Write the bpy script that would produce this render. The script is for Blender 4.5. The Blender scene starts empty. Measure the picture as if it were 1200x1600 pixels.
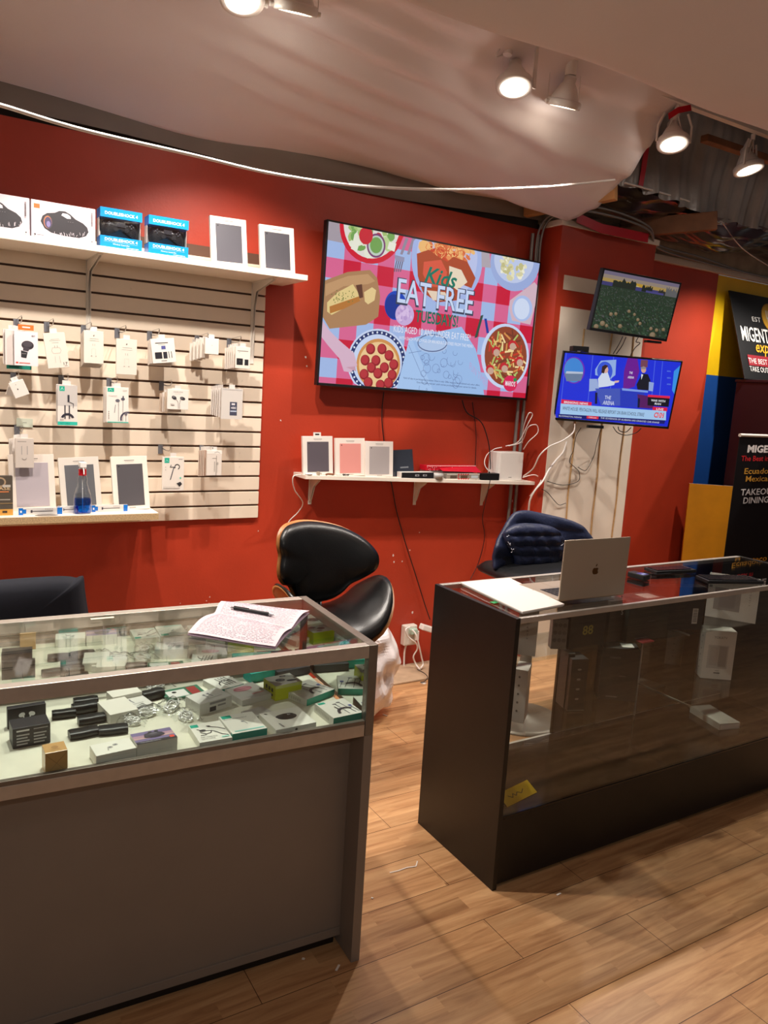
import bpy, bmesh, math, random
from mathutils import Vector as V, Matrix, Euler
random.seed(7)
SC = bpy.context.scene
COL = SC.collection
PI = math.pi

# ------------------------------------------------------------------ camera
FPX, YAW, PITCH, ROLL, CH = 1198.3, .5478, -.1557, .0605, 1.662
_f = V((math.sin(YAW)*math.cos(PITCH), math.cos(YAW)*math.cos(PITCH), math.sin(PITCH)))
_r = V((math.cos(YAW), -math.sin(YAW), 0)); _u = _r.cross(_f)
_r2 = _r*math.cos(ROLL)+_u*math.sin(ROLL); _u2 = -_r*math.sin(ROLL)+_u*math.cos(ROLL)
cd = bpy.data.cameras.new('camera'); cam = bpy.data.objects.new('camera', cd); COL.objects.link(cam)
cam.matrix_world = Matrix(((_r2.x, _u2.x, -_f.x, 0), (_r2.y, _u2.y, -_f.y, 0), (_r2.z, _u2.z, -_f.z, CH), (0, 0, 0, 1)))
cd.sensor_fit = 'VERTICAL'; cd.sensor_height = 24; cd.lens = 24*FPX/1600; cd.clip_start = .02; cd.clip_end = 60
SC.camera = cam

# ------------------------------------------------------------------ look
SC.view_settings.view_transform = 'Standard'; SC.view_settings.look = 'None'
SC.view_settings.exposure = 0.28; SC.view_settings.gamma = 1; SC.view_settings.use_curve_mapping = False
try:
    SC.cycles.use_denoising = True; SC.cycles.max_bounces = 10; SC.cycles.transparent_max_bounces = 24
    SC.cycles.sample_clamp_indirect = 4; SC.cycles.caustics_reflective = False; SC.cycles.caustics_refractive = False
except Exception: pass
w = bpy.data.worlds.new('world'); SC.world = w; w.use_nodes = True
w.node_tree.nodes['Background'].inputs[0].default_value = (1, .92, .88, 1)
w.node_tree.nodes['Background'].inputs[1].default_value = .085

def spot(loc, aim, watts, deg=110, blend=.6, col=(1, .78, .56), rad=.035):
    l = bpy.data.lights.new('spot_lamp', 'SPOT'); l.energy = watts; l.spot_size = math.radians(deg); l.spot_blend = blend
    l.color = col; l.shadow_soft_size = rad
    o = bpy.data.objects.new('spot_lamp', l); COL.objects.link(o); o.location = loc
    o.rotation_euler = (V(aim)-V(loc)).to_track_quat('-Z', 'Y').to_euler(); return o
# track lamps of the room that hang behind the viewer (out of the photograph)
WARM = (1, .91, .82)
spot((.50, 2.45, 3.0), (.78, 2.95, 1.2), 115, 98, .3, WARM)
spot((0.2, .3, 2.95), (1.2, 2.7, .4), 22, 110, .8, WARM)
spot((2.6, .2, 2.95), (2.9, 1.6, .0), 45, 100, .6, WARM)
spot((4.95, 2.87, 3.0), (4.9, 3.3, 1.3), 95, 98, .5, WARM)
spot((5.8, 2.4, 3.0), (5.5, 3.0, 1.2), 70, 100, .5, WARM)
spot((-.7, -1.4, 2.9), (.6, 1.7, .3), 40, 70, .7, WARM)
spot((-.6, 2.6, 2.95), (-.3, 2.9, 1.0), 60, 100, .6, WARM)

# ------------------------------------------------------------------ pixel -> place (photo frame 1200x1600)
def ray(x, y): return _r2*((x-600)/FPX) + _u2*(-(y-800)/FPX) + _f
def onY(x, y, Y): d = ray(x, y); return V((0, 0, CH)) + d*(Y/d.y)
def onZ(x, y, z): d = ray(x, y); return V((0, 0, CH)) + d*((z-CH)/d.z)
def onX(x, y, X): d = ray(x, y); return V((0, 0, CH)) + d*(X/d.x)

# ------------------------------------------------------------------ colours, materials
def lin(c):
    return tuple(((v/255)/12.92 if v/255 <= .04045 else ((v/255+.055)/1.055)**2.4) for v in c[:3]) + (1,)
MATS = {}
def glow(loc, watts, col):      # added point light with no body, for lamp spill and cloth fill
    l = bpy.data.lights.new('fill_glow', 'POINT'); l.energy = watts; l.color = col; l.shadow_soft_size = .02
    o = bpy.data.objects.new('fill_glow', l); COL.objects.link(o); o.location = loc; return o
def newmat(n):
    m = bpy.data.materials.new(n); m.use_nodes = True; nt = m.node_tree
    b = nt.nodes['Principled BSDF']; MATS[n] = m
    return m, nt, b
def link(nt, a, b): nt.links.new(a, b)
def plain(n, col, rough=.5, metal=0, noise=0, scale=8, bump=0, bscale=60, spec=.5, coat=0):
    m, nt, b = newmat(n); c = lin(col)
    b.inputs['Base Color'].default_value = c; b.inputs['Roughness'].default_value = rough; b.inputs['Metallic'].default_value = metal
    b.inputs['Specular IOR Level'].default_value = spec; b.inputs['Coat Weight'].default_value = coat
    tc = nt.nodes.new('ShaderNodeTexCoord')
    if noise:
        nz = nt.nodes.new('ShaderNodeTexNoise'); nz.inputs['Scale'].default_value = scale; nz.inputs['Detail'].default_value = 5
        link(nt, tc.outputs['Object'], nz.inputs['Vector'])
        r = nt.nodes.new('ShaderNodeValToRGB'); r.color_ramp.elements[0].position = .3; r.color_ramp.elements[1].position = .7
        r.color_ramp.elements[0].color = tuple(v*(1-noise) for v in c[:3])+(1,); r.color_ramp.elements[1].color = tuple(min(1, v*(1+noise)) for v in c[:3])+(1,)
        link(nt, nz.outputs['Fac'], r.inputs['Fac']); link(nt, r.outputs['Color'], b.inputs['Base Color'])
    if bump:
        nz = nt.nodes.new('ShaderNodeTexNoise'); nz.inputs['Scale'].default_value = bscale; nz.inputs['Detail'].default_value = 4
        link(nt, tc.outputs['Object'], nz.inputs['Vector'])
        bp = nt.nodes.new('ShaderNodeBump'); bp.inputs['Strength'].default_value = bump; bp.inputs['Distance'].default_value = .01
        link(nt, nz.outputs['Fac'], bp.inputs['Height']); link(nt, bp.outputs['Normal'], b.inputs['Normal'])
    return m
def attr_mat(n, rough, emit=0, spec=.5, coat=0):
    m, nt, b = newmat(n)
    a = nt.nodes.new('ShaderNodeAttribute'); a.attribute_name = 'Col'
    b.inputs['Roughness'].default_value = rough; b.inputs['Specular IOR Level'].default_value = spec; b.inputs['Coat Weight'].default_value = coat
    if emit:
        b.inputs['Base Color'].default_value = (.01, .01, .01, 1); link(nt, a.outputs['Color'], b.inputs['Emission Color']); b.inputs['Emission Strength'].default_value = emit
    else: link(nt, a.outputs['Color'], b.inputs['Base Color'])
    return m
def glassy(n, tint=(1, 1, 1), ior=1.5, rough=0, gain=1.0):
    m = bpy.data.materials.new(n); m.use_nodes = True; nt = m.node_tree; nt.nodes.clear(); MATS[n] = m
    o = nt.nodes.new('ShaderNodeOutputMaterial'); t = nt.nodes.new('ShaderNodeBsdfTransparent'); g = nt.nodes.new('ShaderNodeBsdfGlossy')
    f = nt.nodes.new('ShaderNodeFresnel'); mx = nt.nodes.new('ShaderNodeMixShader'); ml = nt.nodes.new('ShaderNodeMath')
    ml.operation = 'MULTIPLY'; ml.inputs[1].default_value = gain; ml.use_clamp = True
    ge = nt.nodes.new('ShaderNodeNewGeometry'); mi = nt.nodes.new('ShaderNodeMapRange')      # same reflectance from both sides of the pane
    mi.inputs['To Min'].default_value = ior; mi.inputs['To Max'].default_value = 1/ior; link(nt, ge.outputs['Backfacing'], mi.inputs['Value']); link(nt, mi.outputs[0], f.inputs[0])
    t.inputs[0].default_value = (*tint, 1); g.inputs['Roughness'].default_value = rough; f.inputs[0].default_value = ior
    link(nt, f.outputs[0], ml.inputs[0]); link(nt, ml.outputs[0], mx.inputs[0]); link(nt, t.outputs[0], mx.inputs[1]); link(nt, g.outputs[0], mx.inputs[2]); link(nt, mx.outputs[0], o.inputs[0])
    return m
def emit(n, col, s):
    m, nt, b = newmat(n); b.inputs['Base Color'].default_value = (.8, .8, .8, 1); b.inputs['Emission Color'].default_value = lin(col); b.inputs['Emission Strength'].default_value = s
    return m

plain('red_paint', (176, 56, 32), .45, noise=.10, scale=3, bump=.06, bscale=90)
plain('maroon_paint', (112, 42, 42), .55, noise=.06, scale=3)
plain('slat_white', (236, 220, 200), .38, noise=.03, scale=6)
plain('slat_groove', (92, 60, 42), .6)
plain('shelf_white', (238, 228, 214), .4, noise=.02)
plain('fabric', (224, 212, 208), .9, noise=.03, scale=2, bump=.15, bscale=400)
plain('shaded_grey', (130, 118, 108), .9, noise=.06, scale=4)
plain('alu', (196, 188, 178), .38, metal=.55, noise=.06, scale=30)
plain('alu_dark', (128, 119, 109), .42, metal=.5, noise=.08, scale=30)
plain('grey_laminate', (132, 120, 110), .5, noise=.04, scale=5)
plain('black_laminate', (17, 14, 13), .42, noise=.25, scale=14)
plain('black_gloss', (12, 11, 11), .12)
plain('white_metal', (225, 218, 208), .4)
plain('white_plastic', (232, 226, 220), .35)
plain('black_plastic', (18, 18, 20), .38)
plain('dark_screen', (10, 10, 12), .15)
plain('leather', (13, 13, 14), .33, bump=.08, bscale=160)
plain('walnut', (168, 108, 56), .4, noise=.25, scale=12)
plain('navy_nylon', (26, 34, 62), .5, noise=.12, scale=20, bump=.25, bscale=70)
plain('navy_fabric', (20, 22, 34), .85, noise=.15, scale=60)
plain('red_fabric', (120, 24, 26), .8)
plain('deck_white', (226, 224, 206), .5, noise=.07, scale=14)
plain('wood_board', (190, 138, 84), .6, noise=.2, scale=7)
plain('wood_brown', (136, 92, 62), .7, noise=.25, scale=8)
plain('wood_old', (176, 150, 122), .7, noise=.22, scale=9, bump=.2, bscale=30)
plain('chip_edge', (186, 158, 118), .8, noise=.35, scale=220)
plain('ochre', (214, 142, 22), .5, noise=.10, scale=6)
plain('yellow_paint', (238, 192, 16), .5, noise=.05)
plain('blue_paint', (22, 74, 150), .5, noise=.05)
plain('cabinet_maroon', (44, 16, 24), .5, noise=.1)
plain('sign_black', (16, 16, 18), .4)
plain('bag', (244, 236, 236), .3, bump=.5, bscale=16)
plain('teal_bag', (120, 214, 196), .35, bump=.4, bscale=30)
plain('foil', (168, 164, 160), .35, metal=.25, noise=.15, scale=6, bump=.5, bscale=14)
plain('tape_red', (196, 22, 40), .4)
plain('joint_tape', (190, 152, 104), .7, noise=.15, scale=20)
plain('plaster', (226, 212, 196), .7, noise=.06, scale=5)
plain('kraft', (196, 152, 96), .6, noise=.1, scale=20)
plain('conduit', (140, 136, 132), .4, metal=.3)
plain('mirror', (226, 232, 226), .015, metal=1)
plain('silver_lid', (196, 180, 160), .38, metal=.55)
plain('gold_logo', (120, 86, 50), .25, metal=.8)
plain('denim', (20, 26, 40), .8, noise=.2, scale=60)
plain('skin', (190, 140, 112), .5)
plain('steel', (190, 190, 192), .2, metal=1)
plain('ceiling_dark', (70, 58, 50), .9, noise=.2, scale=3)
plain('door_tint', (30, 24, 20), .06, spec=.8)
attr_mat('card', .45); attr_mat('gloss_card', .22); attr_mat('paper', .8)
attr_mat('screen', .25, .72); attr_mat('screen_dim', .25, .36)
glassy('glass', (.95, .985, .97), 1.5)
glassy('front_glass', (.96, .97, .96), 1.52, 0, 1.3)
glassy('tint_glass', (.20, .19, .17), 1.6, 0, 1.5)
glassy('film', (.93, .94, .94), 1.4, .15, 1.6)
glassy('sheet', (.62, .58, .55), 1.45, .22, 3.0)
glassy('clear_plastic', (.93, .95, .96), 1.45, .06, 2.2)
glassy('blue_liquid', (.05, .38, .85), 1.33, .05)
emit('lamp_face', (255, 240, 214), 14)
emit('lamp_dim', (255, 235, 205), 5)

def floor_mat():
    m, nt, b = newmat('laminate'); N = nt.nodes.new
    tc = N('ShaderNodeTexCoord')
    def brick(w, h, mort, c1, c2, off=.37):
        t = N('ShaderNodeTexBrick'); t.offset = off; t.inputs['Scale'].default_value = 1; t.inputs['Brick Width'].default_value = w
        t.inputs['Row Height'].default_value = h; t.inputs['Mortar Size'].default_value = mort; t.inputs['Mortar Smooth'].default_value = .2
        t.inputs['Color1'].default_value = c1; t.inputs['Color2'].default_value = c2; t.inputs['Mortar'].default_value = (.0, .0, .0, 1)
        mp = N('ShaderNodeMapping'); mp.inputs['Location'].default_value = (.46, .028, 0)
        link(nt, tc.outputs['Object'], mp.inputs[0]); link(nt, mp.outputs[0], t.inputs['Vector']); return t
    b1 = brick(1.21, .193, .0012, (0, 0, 0, 1), (1, 1, 1, 1))
    b2 = brick(.55, .0643, .0, (0, 0, 0, 1), (1, 1, 1, 1), .43)
    mp = N('ShaderNodeMapping'); mp.inputs['Scale'].default_value = (1.4, 16, 1); link(nt, tc.outputs['Object'], mp.inputs[0])
    addv = N('ShaderNodeVectorMath'); addv.operation = 'ADD'; link(nt, mp.outputs[0], addv.inputs[0])
    sc = N('ShaderNodeVectorMath'); sc.operation = 'SCALE'; sc.inputs['Scale'].default_value = 7; link(nt, b2.outputs['Color'], sc.inputs[0]); link(nt, sc.outputs[0], addv.inputs[1])
    nz = N('ShaderNodeTexNoise'); nz.inputs['Scale'].default_value = 1.6; nz.inputs['Detail'].default_value = 8; nz.inputs['Roughness'].default_value = .62; nz.inputs['Distortion'].default_value = .9
    link(nt, addv.outputs[0], nz.inputs['Vector'])
    r = N('ShaderNodeValToRGB'); e = r.color_ramp.elements
    e[0].position = .30; e[0].color = lin((158, 110, 72)); e[1].position = .68; e[1].color = lin((216, 170, 122))
    x = r.color_ramp.elements.new(.5); x.color = lin((196, 148, 102)); link(nt, nz.outputs['Fac'], r.inputs['Fac'])
    mx = N('ShaderNodeMix'); mx.data_type = 'RGBA'; mx.blend_type = 'MULTIPLY'; mx.inputs[0].default_value = .22
    link(nt, r.outputs['Color'], mx.inputs[6]); link(nt, b2.outputs['Color'], mx.inputs[7])
    mx2 = N('ShaderNodeMix'); mx2.data_type = 'RGBA'; mx2.blend_type = 'MULTIPLY'; link(nt, b1.outputs['Fac'], mx2.inputs[0])
    link(nt, mx.outputs[2], mx2.inputs[6]); mx2.inputs[7].default_value = (.12, .07, .04, 1)
    link(nt, mx2.outputs[2], b.inputs['Base Color']); b.inputs['Roughness'].default_value = .33; b.inputs['Specular IOR Level'].default_value = .45
floor_mat()

glow((-.1, .3, 2.42), 2.2, WARM); glow((1.2, .5, 2.42), 2.6, WARM); glow((2.6, .5, 2.42), 2.6, WARM); glow((1.0, -1.2, 2.4), 4, WARM)      # unseen fill points added to brighten the nearer cloth

# ------------------------------------------------------------------ geometry builder
class G:
    def __init__(s): s.v = []; s.f = []; s.c = []; s.sm = []; s.M = Matrix(); s.mi = []; s.cur = 0
    def add(s, pts, faces, col=(200, 200, 200), smooth=False):
        n = len(s.v); s.v += [tuple(s.M @ V(p)) for p in pts]
        for i, f in enumerate(faces):
            s.f.append([n+k for k in f]); s.c.append(lin(col)); s.sm.append(smooth); s.mi.append(s.cur)
        return s
    def box(s, lo, hi, col=(200, 200, 200), R=None):
        x0, y0, z0 = lo; x1, y1, z1 = hi
        p = [V(q) for q in ((x0, y0, z0), (x1, y0, z0), (x1, y1, z0), (x0, y1, z0), (x0, y0, z1), (x1, y0, z1), (x1, y1, z1), (x0, y1, z1))]
        if R: c = (V(lo)+V(hi))/2; p = [c + R@(q-c) for q in p]
        return s.add(p, [(0, 3, 2, 1), (4, 5, 6, 7), (0, 1, 5, 4), (1, 2, 6, 5), (2, 3, 7, 6), (3, 0, 4, 7)], col)
    def cyl(s, a, b, r0, r1=None, n=16, col=(200, 200, 200), caps=True, smooth=True):
        a = V(a); b = V(b); r1 = r0 if r1 is None else r1; d = (b-a).normalized()
        u = d.orthogonal().normalized(); w_ = d.cross(u)
        P = [a+(u*math.cos(t)+w_*math.sin(t))*r0 for t in [2*PI*i/n for i in range(n)]] + [b+(u*math.cos(t)+w_*math.sin(t))*r1 for t in [2*PI*i/n for i in range(n)]]
        s.add(P, [(i, (i+1) % n, n+(i+1) % n, n+i) for i in range(n)], col, smooth)
        if caps: s.add(P, [tuple(reversed(range(n))), tuple(range(n, 2*n))], col)
        return s
    def tube(s, pts, r, n=8, col=(200, 200, 200), caps=True):
        pts = [V(p) for p in pts]; rings = []; u = None
        for i, p in enumerate(pts):
            d = (pts[min(i+1, len(pts)-1)]-pts[max(i-1, 0)]).normalized()
            u = d.orthogonal().normalized() if u is None else (u-d*u.dot(d)).normalized()
            w_ = d.cross(u); rr = r if not callable(r) else r(i/(len(pts)-1))
            rings.append([p+(u*math.cos(2*PI*k/n)+w_*math.sin(2*PI*k/n))*rr for k in range(n)])
        P = [q for R_ in rings for q in R_]
        F = [(i*n+k, i*n+(k+1) % n, (i+1)*n+(k+1) % n, (i+1)*n+k) for i in range(len(pts)-1) for k in range(n)]
        s.add(P, F, col, True)
        if caps: s.add(P, [tuple(reversed(range(n))), tuple(range((len(pts)-1)*n, len(pts)*n))], col)
        return s
    def lathe(s, prof, n=28, c=(0, 0, 0), col=(200, 200, 200), sx=1, sy=1, caps=False):
        P = [(c[0]+r*math.cos(2*PI*k/n)*sx, c[1]+r*math.sin(2*PI*k/n)*sy, c[2]+z) for r, z in prof for k in range(n)]
        s.add(P, [(i*n+k, i*n+(k+1) % n, (i+1)*n+(k+1) % n, (i+1)*n+k) for i in range(len(prof)-1) for k in range(n)], col, True)
        if caps: s.add(P, [tuple(reversed(range(n))), tuple(range((len(prof)-1)*n, len(prof)*n))], col)
        return s
    def grid(s, fn, nu, nv, col=(200, 200, 200), thick=None):
        P = [V(fn(i/nu, j/nv)) for j in range(nv+1) for i in range(nu+1)]
        q = lambda i, j: j*(nu+1)+i
        F = [(q(i, j), q(i+1, j), q(i+1, j+1), q(i, j+1)) for j in range(nv) for i in range(nu)]
        s.add(P, F, col, True)
        return s
    def prism(s, outline, y0, y1, col=(200, 200, 200)):        # outline in xz, extruded in y
        n = len(outline); P = [(x, y0, z) for x, z in outline]+[(x, y1, z) for x, z in outline]
        s.add(P, [tuple(range(n)), tuple(reversed(range(n, 2*n)))]+[(i, n+i, n+(i+1) % n, (i+1) % n) for i in range(n)], col); return s
    def build(s, name, mat, parent=None, loc=None, rot=None, bevel=0, seg=2, subd=0, solid=0):
        me = bpy.data.meshes.new(name); me.from_pydata(s.v, [], s.f)
        at = me.color_attributes.new('Col', 'FLOAT_COLOR', 'CORNER')
        k = 0; buf = []
        for p, c in zip(me.polygons, s.c): buf += list(c)*len(p.vertices)
        at.data.foreach_set('color', buf)
        me.polygons.foreach_set('use_smooth', s.sm)
        ms = mat if isinstance(mat, (list, tuple)) else [mat]
        for q in ms: me.materials.append(MATS[q])
        me.polygons.foreach_set('material_index', s.mi)
        me.update()
        o = bpy.data.objects.new(name, me); COL.objects.link(o)
        if loc is not None: o.location = loc
        if rot is not None: o.rotation_euler = rot
        if parent is not None: o.parent = parent
        if solid: q = o.modifiers.new('s', 'SOLIDIFY'); q.thickness = solid; q.offset = 0
        if bevel: q = o.modifiers.new('b', 'BEVEL'); q.width = bevel; q.segments = seg; q.limit_method = 'ANGLE'; q.angle_limit = math.radians(50)
        if subd: q = o.modifiers.new('d', 'SUBSURF'); q.levels = subd; q.render_levels = subd
        return o

def tag(o, label, cat, group=None):
    o['label'] = label; o['category'] = cat
    if group: o['group'] = group
    return o
def struct(o): o['kind'] = 'structure'; return o
def empty(name, loc=(0, 0, 0), rot=(0, 0, 0)):
    o = bpy.data.objects.new(name, None); COL.objects.link(o); o.location = loc; o.rotation_euler = rot; o.empty_display_size = .05; return o
def thing(name, label, cat, loc=(0, 0, 0), rot=(0, 0, 0), group=None): return tag(empty(name, loc, rot), label, cat, group)
def smoothpts(pts, n=8):
    pts = [V(p) for p in pts]; out = []
    for i in range(len(pts)-1):
        p0 = pts[max(i-1, 0)]; p1 = pts[i]; p2 = pts[i+1]; p3 = pts[min(i+2, len(pts)-1)]
        for k in range(n):
            t = k/n; out.append(.5*((2*p1)+(p2-p0)*t+(2*p0-5*p1+4*p2-p3)*t*t+(3*p1-p0-3*p2+p3)*t**3))
    return out+[pts[-1]]
def cable(name, pts, r, mat, label=None, cat='cable', group=None, parent=None):
    g = G().tube(smoothpts(pts), r, 6); o = g.build(name, mat, parent)
    if label: tag(o, label, cat, group)
    return o

_gc = {}
def glyphs(txt, shear, bold):
    k = (txt, shear, bold)
    if k not in _gc:
        cu = bpy.data.curves.new('t', 'FONT'); cu.body = txt; cu.size = 1; cu.shear = shear; cu.offset = bold; cu.resolution_u = 2
        o = bpy.data.objects.new('t', cu); COL.objects.link(o)
        dg = bpy.context.evaluated_depsgraph_get(); dg.update()
        me = bpy.data.meshes.new_from_object(o.evaluated_get(dg))
        vs = [(q.co.x, q.co.y) for q in me.vertices]; fs = [tuple(p.vertices) for p in me.polygons]
        _gc[k] = (vs, fs, min(q[0] for q in vs) if vs else 0, max(q[0] for q in vs) if vs else 1)
        bpy.data.objects.remove(o); bpy.data.curves.remove(cu); bpy.data.meshes.remove(me)
    return _gc[k]
class Art:      # flat print on a face: u right, v down, both 0..1
    def __init__(s, g, P0, U, Vd, step=.00015):
        s.g = g; s.P = V(P0); s.U = V(U); s.V = V(Vd); s.n = s.V.cross(s.U).normalized(); s.e = step; s.st = step
        s.W = s.U.length; s.H = s.V.length
    def at(s, u, v): return s.P+s.U*u+s.V*v+s.n*s.e
    def up(s): s.e += s.st
    def poly(s, pts, col):
        s.up(); P = [s.at(*p) for p in pts]; s.g.add(P, [tuple(reversed(range(len(P))))], col); return s
    def rect(s, u0, v0, u1, v1, col): return s.poly([(u0, v0), (u1, v0), (u1, v1), (u0, v1)], col)
    def ell(s, u, v, ru, rv, col, n=28, rot=0, a0=0, a1=2*PI):
        return s.poly([(u+ru*math.cos(t)*math.cos(rot)-rv*math.sin(t)*math.sin(rot)*s.H/s.W, v+rv*math.sin(t)*math.cos(rot)+ru*math.cos(t)*math.sin(rot)*s.W/s.H) for t in [a0+(a1-a0)*i/n for i in range(n)]], col)
    def disc(s, u, v, r, col, n=24): return s.ell(u, v, r/s.W, r/s.H, col, n)
    def line(s, pts, wd, col):
        s.up()
        for (a, b), (c, d) in zip(pts[:-1], pts[1:]):
            p = V((a*s.W, b*s.H)); q = V((c*s.W, d*s.H))
            if (q-p).length < 1e-9: continue
            t = (q-p).normalized(); nn = V((-t.y, t.x))*wd/2; p2 = p-t*wd*.3; q2 = q+t*wd*.3
            P = [(x.x/s.W, x.y/s.H) for x in (p2+nn, q2+nn, q2-nn, p2-nn)]
            s.g.add([s.at(*x) for x in P], [(0, 1, 2, 3)], col)
        return s
    def arc(s, u, v, r, a0, a1, wd, col, n=12, fy=1): return s.line([(u+r*math.cos(a0+(a1-a0)*i/n)/s.W, v+fy*r*math.sin(a0+(a1-a0)*i/n)/s.H) for i in range(n+1)], wd, col)
    def text(s, txt, u, v, h, col, w=None, al='l', sh=0, bold=0, slope=0):   # v = centre of the capitals, h = capital height (fraction of face height)
        s.up(); vs, fs, x0, x1 = glyphs(txt, sh, bold); k = h*s.H/.70; kx = k
        if w: kx = w*s.W/(x1-x0)
        wd = (x1-x0)*kx/s.W; off = u-(0 if al == 'l' else wd/2 if al == 'c' else wd)
        P = [s.at(off+(x-x0)*kx/s.W, v+h/2-y*k/s.H+slope*((x-x0)*kx/s.W)) for x, y in vs]
        s.g.add(P, [tuple(f) for f in fs], col); return s
    def px(s, x, y):          # photo pixel -> (u, v) on this face (face given in world coordinates)
        d = ray(x, y); o = V((0, 0, CH)); t = (s.P-o).dot(s.n)/d.dot(s.n); q = o+d*t-s.P
        return (q.dot(s.U)/s.U.length_squared, q.dot(s.V)/s.V.length_squared)
def faces(g, w_, d, h):        # art on the faces of a box (x centred, y centred, z from 0)
    return {'front': Art(g, (-w_/2, -d/2, h), (w_, 0, 0), (0, 0, -h)), 'top': Art(g, (-w_/2, d/2, h), (w_, 0, 0), (0, -d, 0)),
            'left': Art(g, (-w_/2, d/2, h), (0, -d, 0), (0, 0, -h))}
def carton(name, w_, d, h, col, label, cat, loc, rotz=0, rot=None, art=None, mat='card', group=None, bevel=.0012, parent=None):
    g = G().box((-w_/2, -d/2, 0), (w_/2, d/2, h), col)
    if art: art(faces(g, w_, d, h))
    o = g.build(name, mat, parent, loc, rot if rot else (0, 0, rotz), bevel)
    if label: tag(o, label, cat, group)
    return o

def blob(outline, mp, thick, rings=8, back=True, power=2.2, bump=None):
    """cushion over an outline [(x,z)]; mp(x,z,t)->world point, t = offset towards the front"""
    n = len(outline); cx = sum(p[0] for p in outline)/n; cz = sum(p[1] for p in outline)/n
    P = []; F = []
    def ring(sc, t): return [mp(cx+(x-cx)*sc, cz+(z-cz)*sc, t+(bump(cx+(x-cx)*sc, cz+(z-cz)*sc) if bump else 0)) for x, z in outline]
    sizes = [1-(1-i/rings)**1.6 if False else i/rings for i in range(1, rings+1)]
    P.append(mp(cx, cz, thick+(bump(cx, cz) if bump else 0)))
    for sc in sizes: P += ring(sc, thick*(1-sc**power)**.5 if sc < 1 else 0)
    for k in range(n): F.append((0, 1+k, 1+(k+1) % n))
    for r in range(rings-1):
        for k in range(n): F.append((1+r*n+k, 1+(r+1)*n+k, 1+(r+1)*n+(k+1) % n, 1+r*n+(k+1) % n))
    if back:
        b = len(P); last = 1+(rings-1)*n
        P += ring(.97, -thick*.35); P.append(mp(cx, cz, -thick*.35))
        for k in range(n): F.append((last+k, b+k, b+(k+1) % n, last+(k+1) % n)); F.append((b+k, b+n, b+(k+1) % n))
    return P, F
def closed(pts, n=5):
    pts = [V((p[0], p[1], 0)) for p in pts]; m = len(pts); out = []
    for i in range(m):
        p0, p1, p2, p3 = pts[i-1], pts[i], pts[(i+1) % m], pts[(i+2) % m]
        for k in range(n):
            t = k/n; q = .5*((2*p1)+(p2-p0)*t+(2*p0-5*p1+4*p2-p3)*t*t+(3*p1-p0-3*p2+p3)*t**3); out.append((q.x, q.y))
    return out

# ================================================================== SETTING
YW = 3.77
g = G().box((-3.2, -3.2, -.05), (7.2, 4.3, 0)); floor = struct(g.build('floor', 'laminate'))
g = G().box((-3.2, YW, 0), (5.045, YW+.12, 2.70)); struct(g.build('wall_back', 'red_paint'))
def onwall(name, X0, X1, z0, z1, mat, y0=YW-.004, y1=YW+.12): return struct(G().box((X0, y0, z0), (X1, y1, z1)).build(name, mat))
struct(G().box((5.045, YW, 1.93), (7.2, YW+.12, 2.65)).build('wall_right', 'yellow_paint'))
struct(G().box((5.045, YW, 0), (7.2, YW+.12, 1.93)).build('wall_right_lower', 'blue_paint'))
# boxed-out pier with an open strip of unfinished drywall
cx0, cx1, cy = 3.302, 4.125, 3.578
g = G().box((cx0, cy, 0), (cx1, YW, 2.70)); pier = struct(g.build('wall_pier', 'red_paint'))
g = G().box((cx0-.012, cy-.012, 2.70), (cx1+.02, YW, 2.735)).box((cx1+.02, YW-.03, 2.655), (7.2, YW, 2.70)); struct(g.build('trim_1', 'plaster', bevel=.003))
g = G().box((cx0+.045, cy-.003, 0), (cx1-.03, cy+.01, 2.235)); struct(g.build('wall_drywall_patch', 'plaster'))
g = G()
for X in (3.56, 3.80, 4.005):
    pts = [(X+.004*math.sin(k*1.7+X*9), cy-.0045, .3+k*.13) for k in range(15)]
    g.tube(pts, .006, 6)
struct(g.build('trim_2', 'joint_tape'))
g = G().box((cx0+.05, cy-.004, 2.335), (3.75, cy, 2.42)); struct(g.build('trim_3', 'plaster'))
# raw board plinth along the foot of the wall
g = G().box((1.2, 3.52, 0), (3.3, YW, .012)); struct(g.build('trim_4', 'wood_old', bevel=.003))
# wall above the paint: pale band on the left greyed to carry its shade, bare boards on the right
def band(u, v):
    X = -3.2+u*6.5; return (X, YW-.015-.05*math.sin(v*PI)-.012*math.sin(X*3+v*4), 2.72+.16*v+.02*math.sin(X*2.1)-.02*(1-v)*math.sin(X*1.3))
struct(G().grid(band, 60, 6).build('trim_5', 'shaded_grey'))
g = G().box((cx1+.02, YW-.0, 2.70), (7.2, YW+.029, 2.92)).box((cx0, YW-.02, 2.736), (cx1+.019, YW+.029, 2.92)); struct(g.build('wall_upper_boards', 'wood_old'))
# structural ceiling above the draped cloth
g = G().box((-3.2, -3.2, 3.55), (7.2, 4.3, 3.6)); struct(g.build('ceiling', 'ceiling_dark'))
g = G().box((-3.2, YW+.03, 2.695), (7.2, YW+.12, 3.6)); struct(g.build('wall_back_upper', 'ceiling_dark'))

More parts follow.
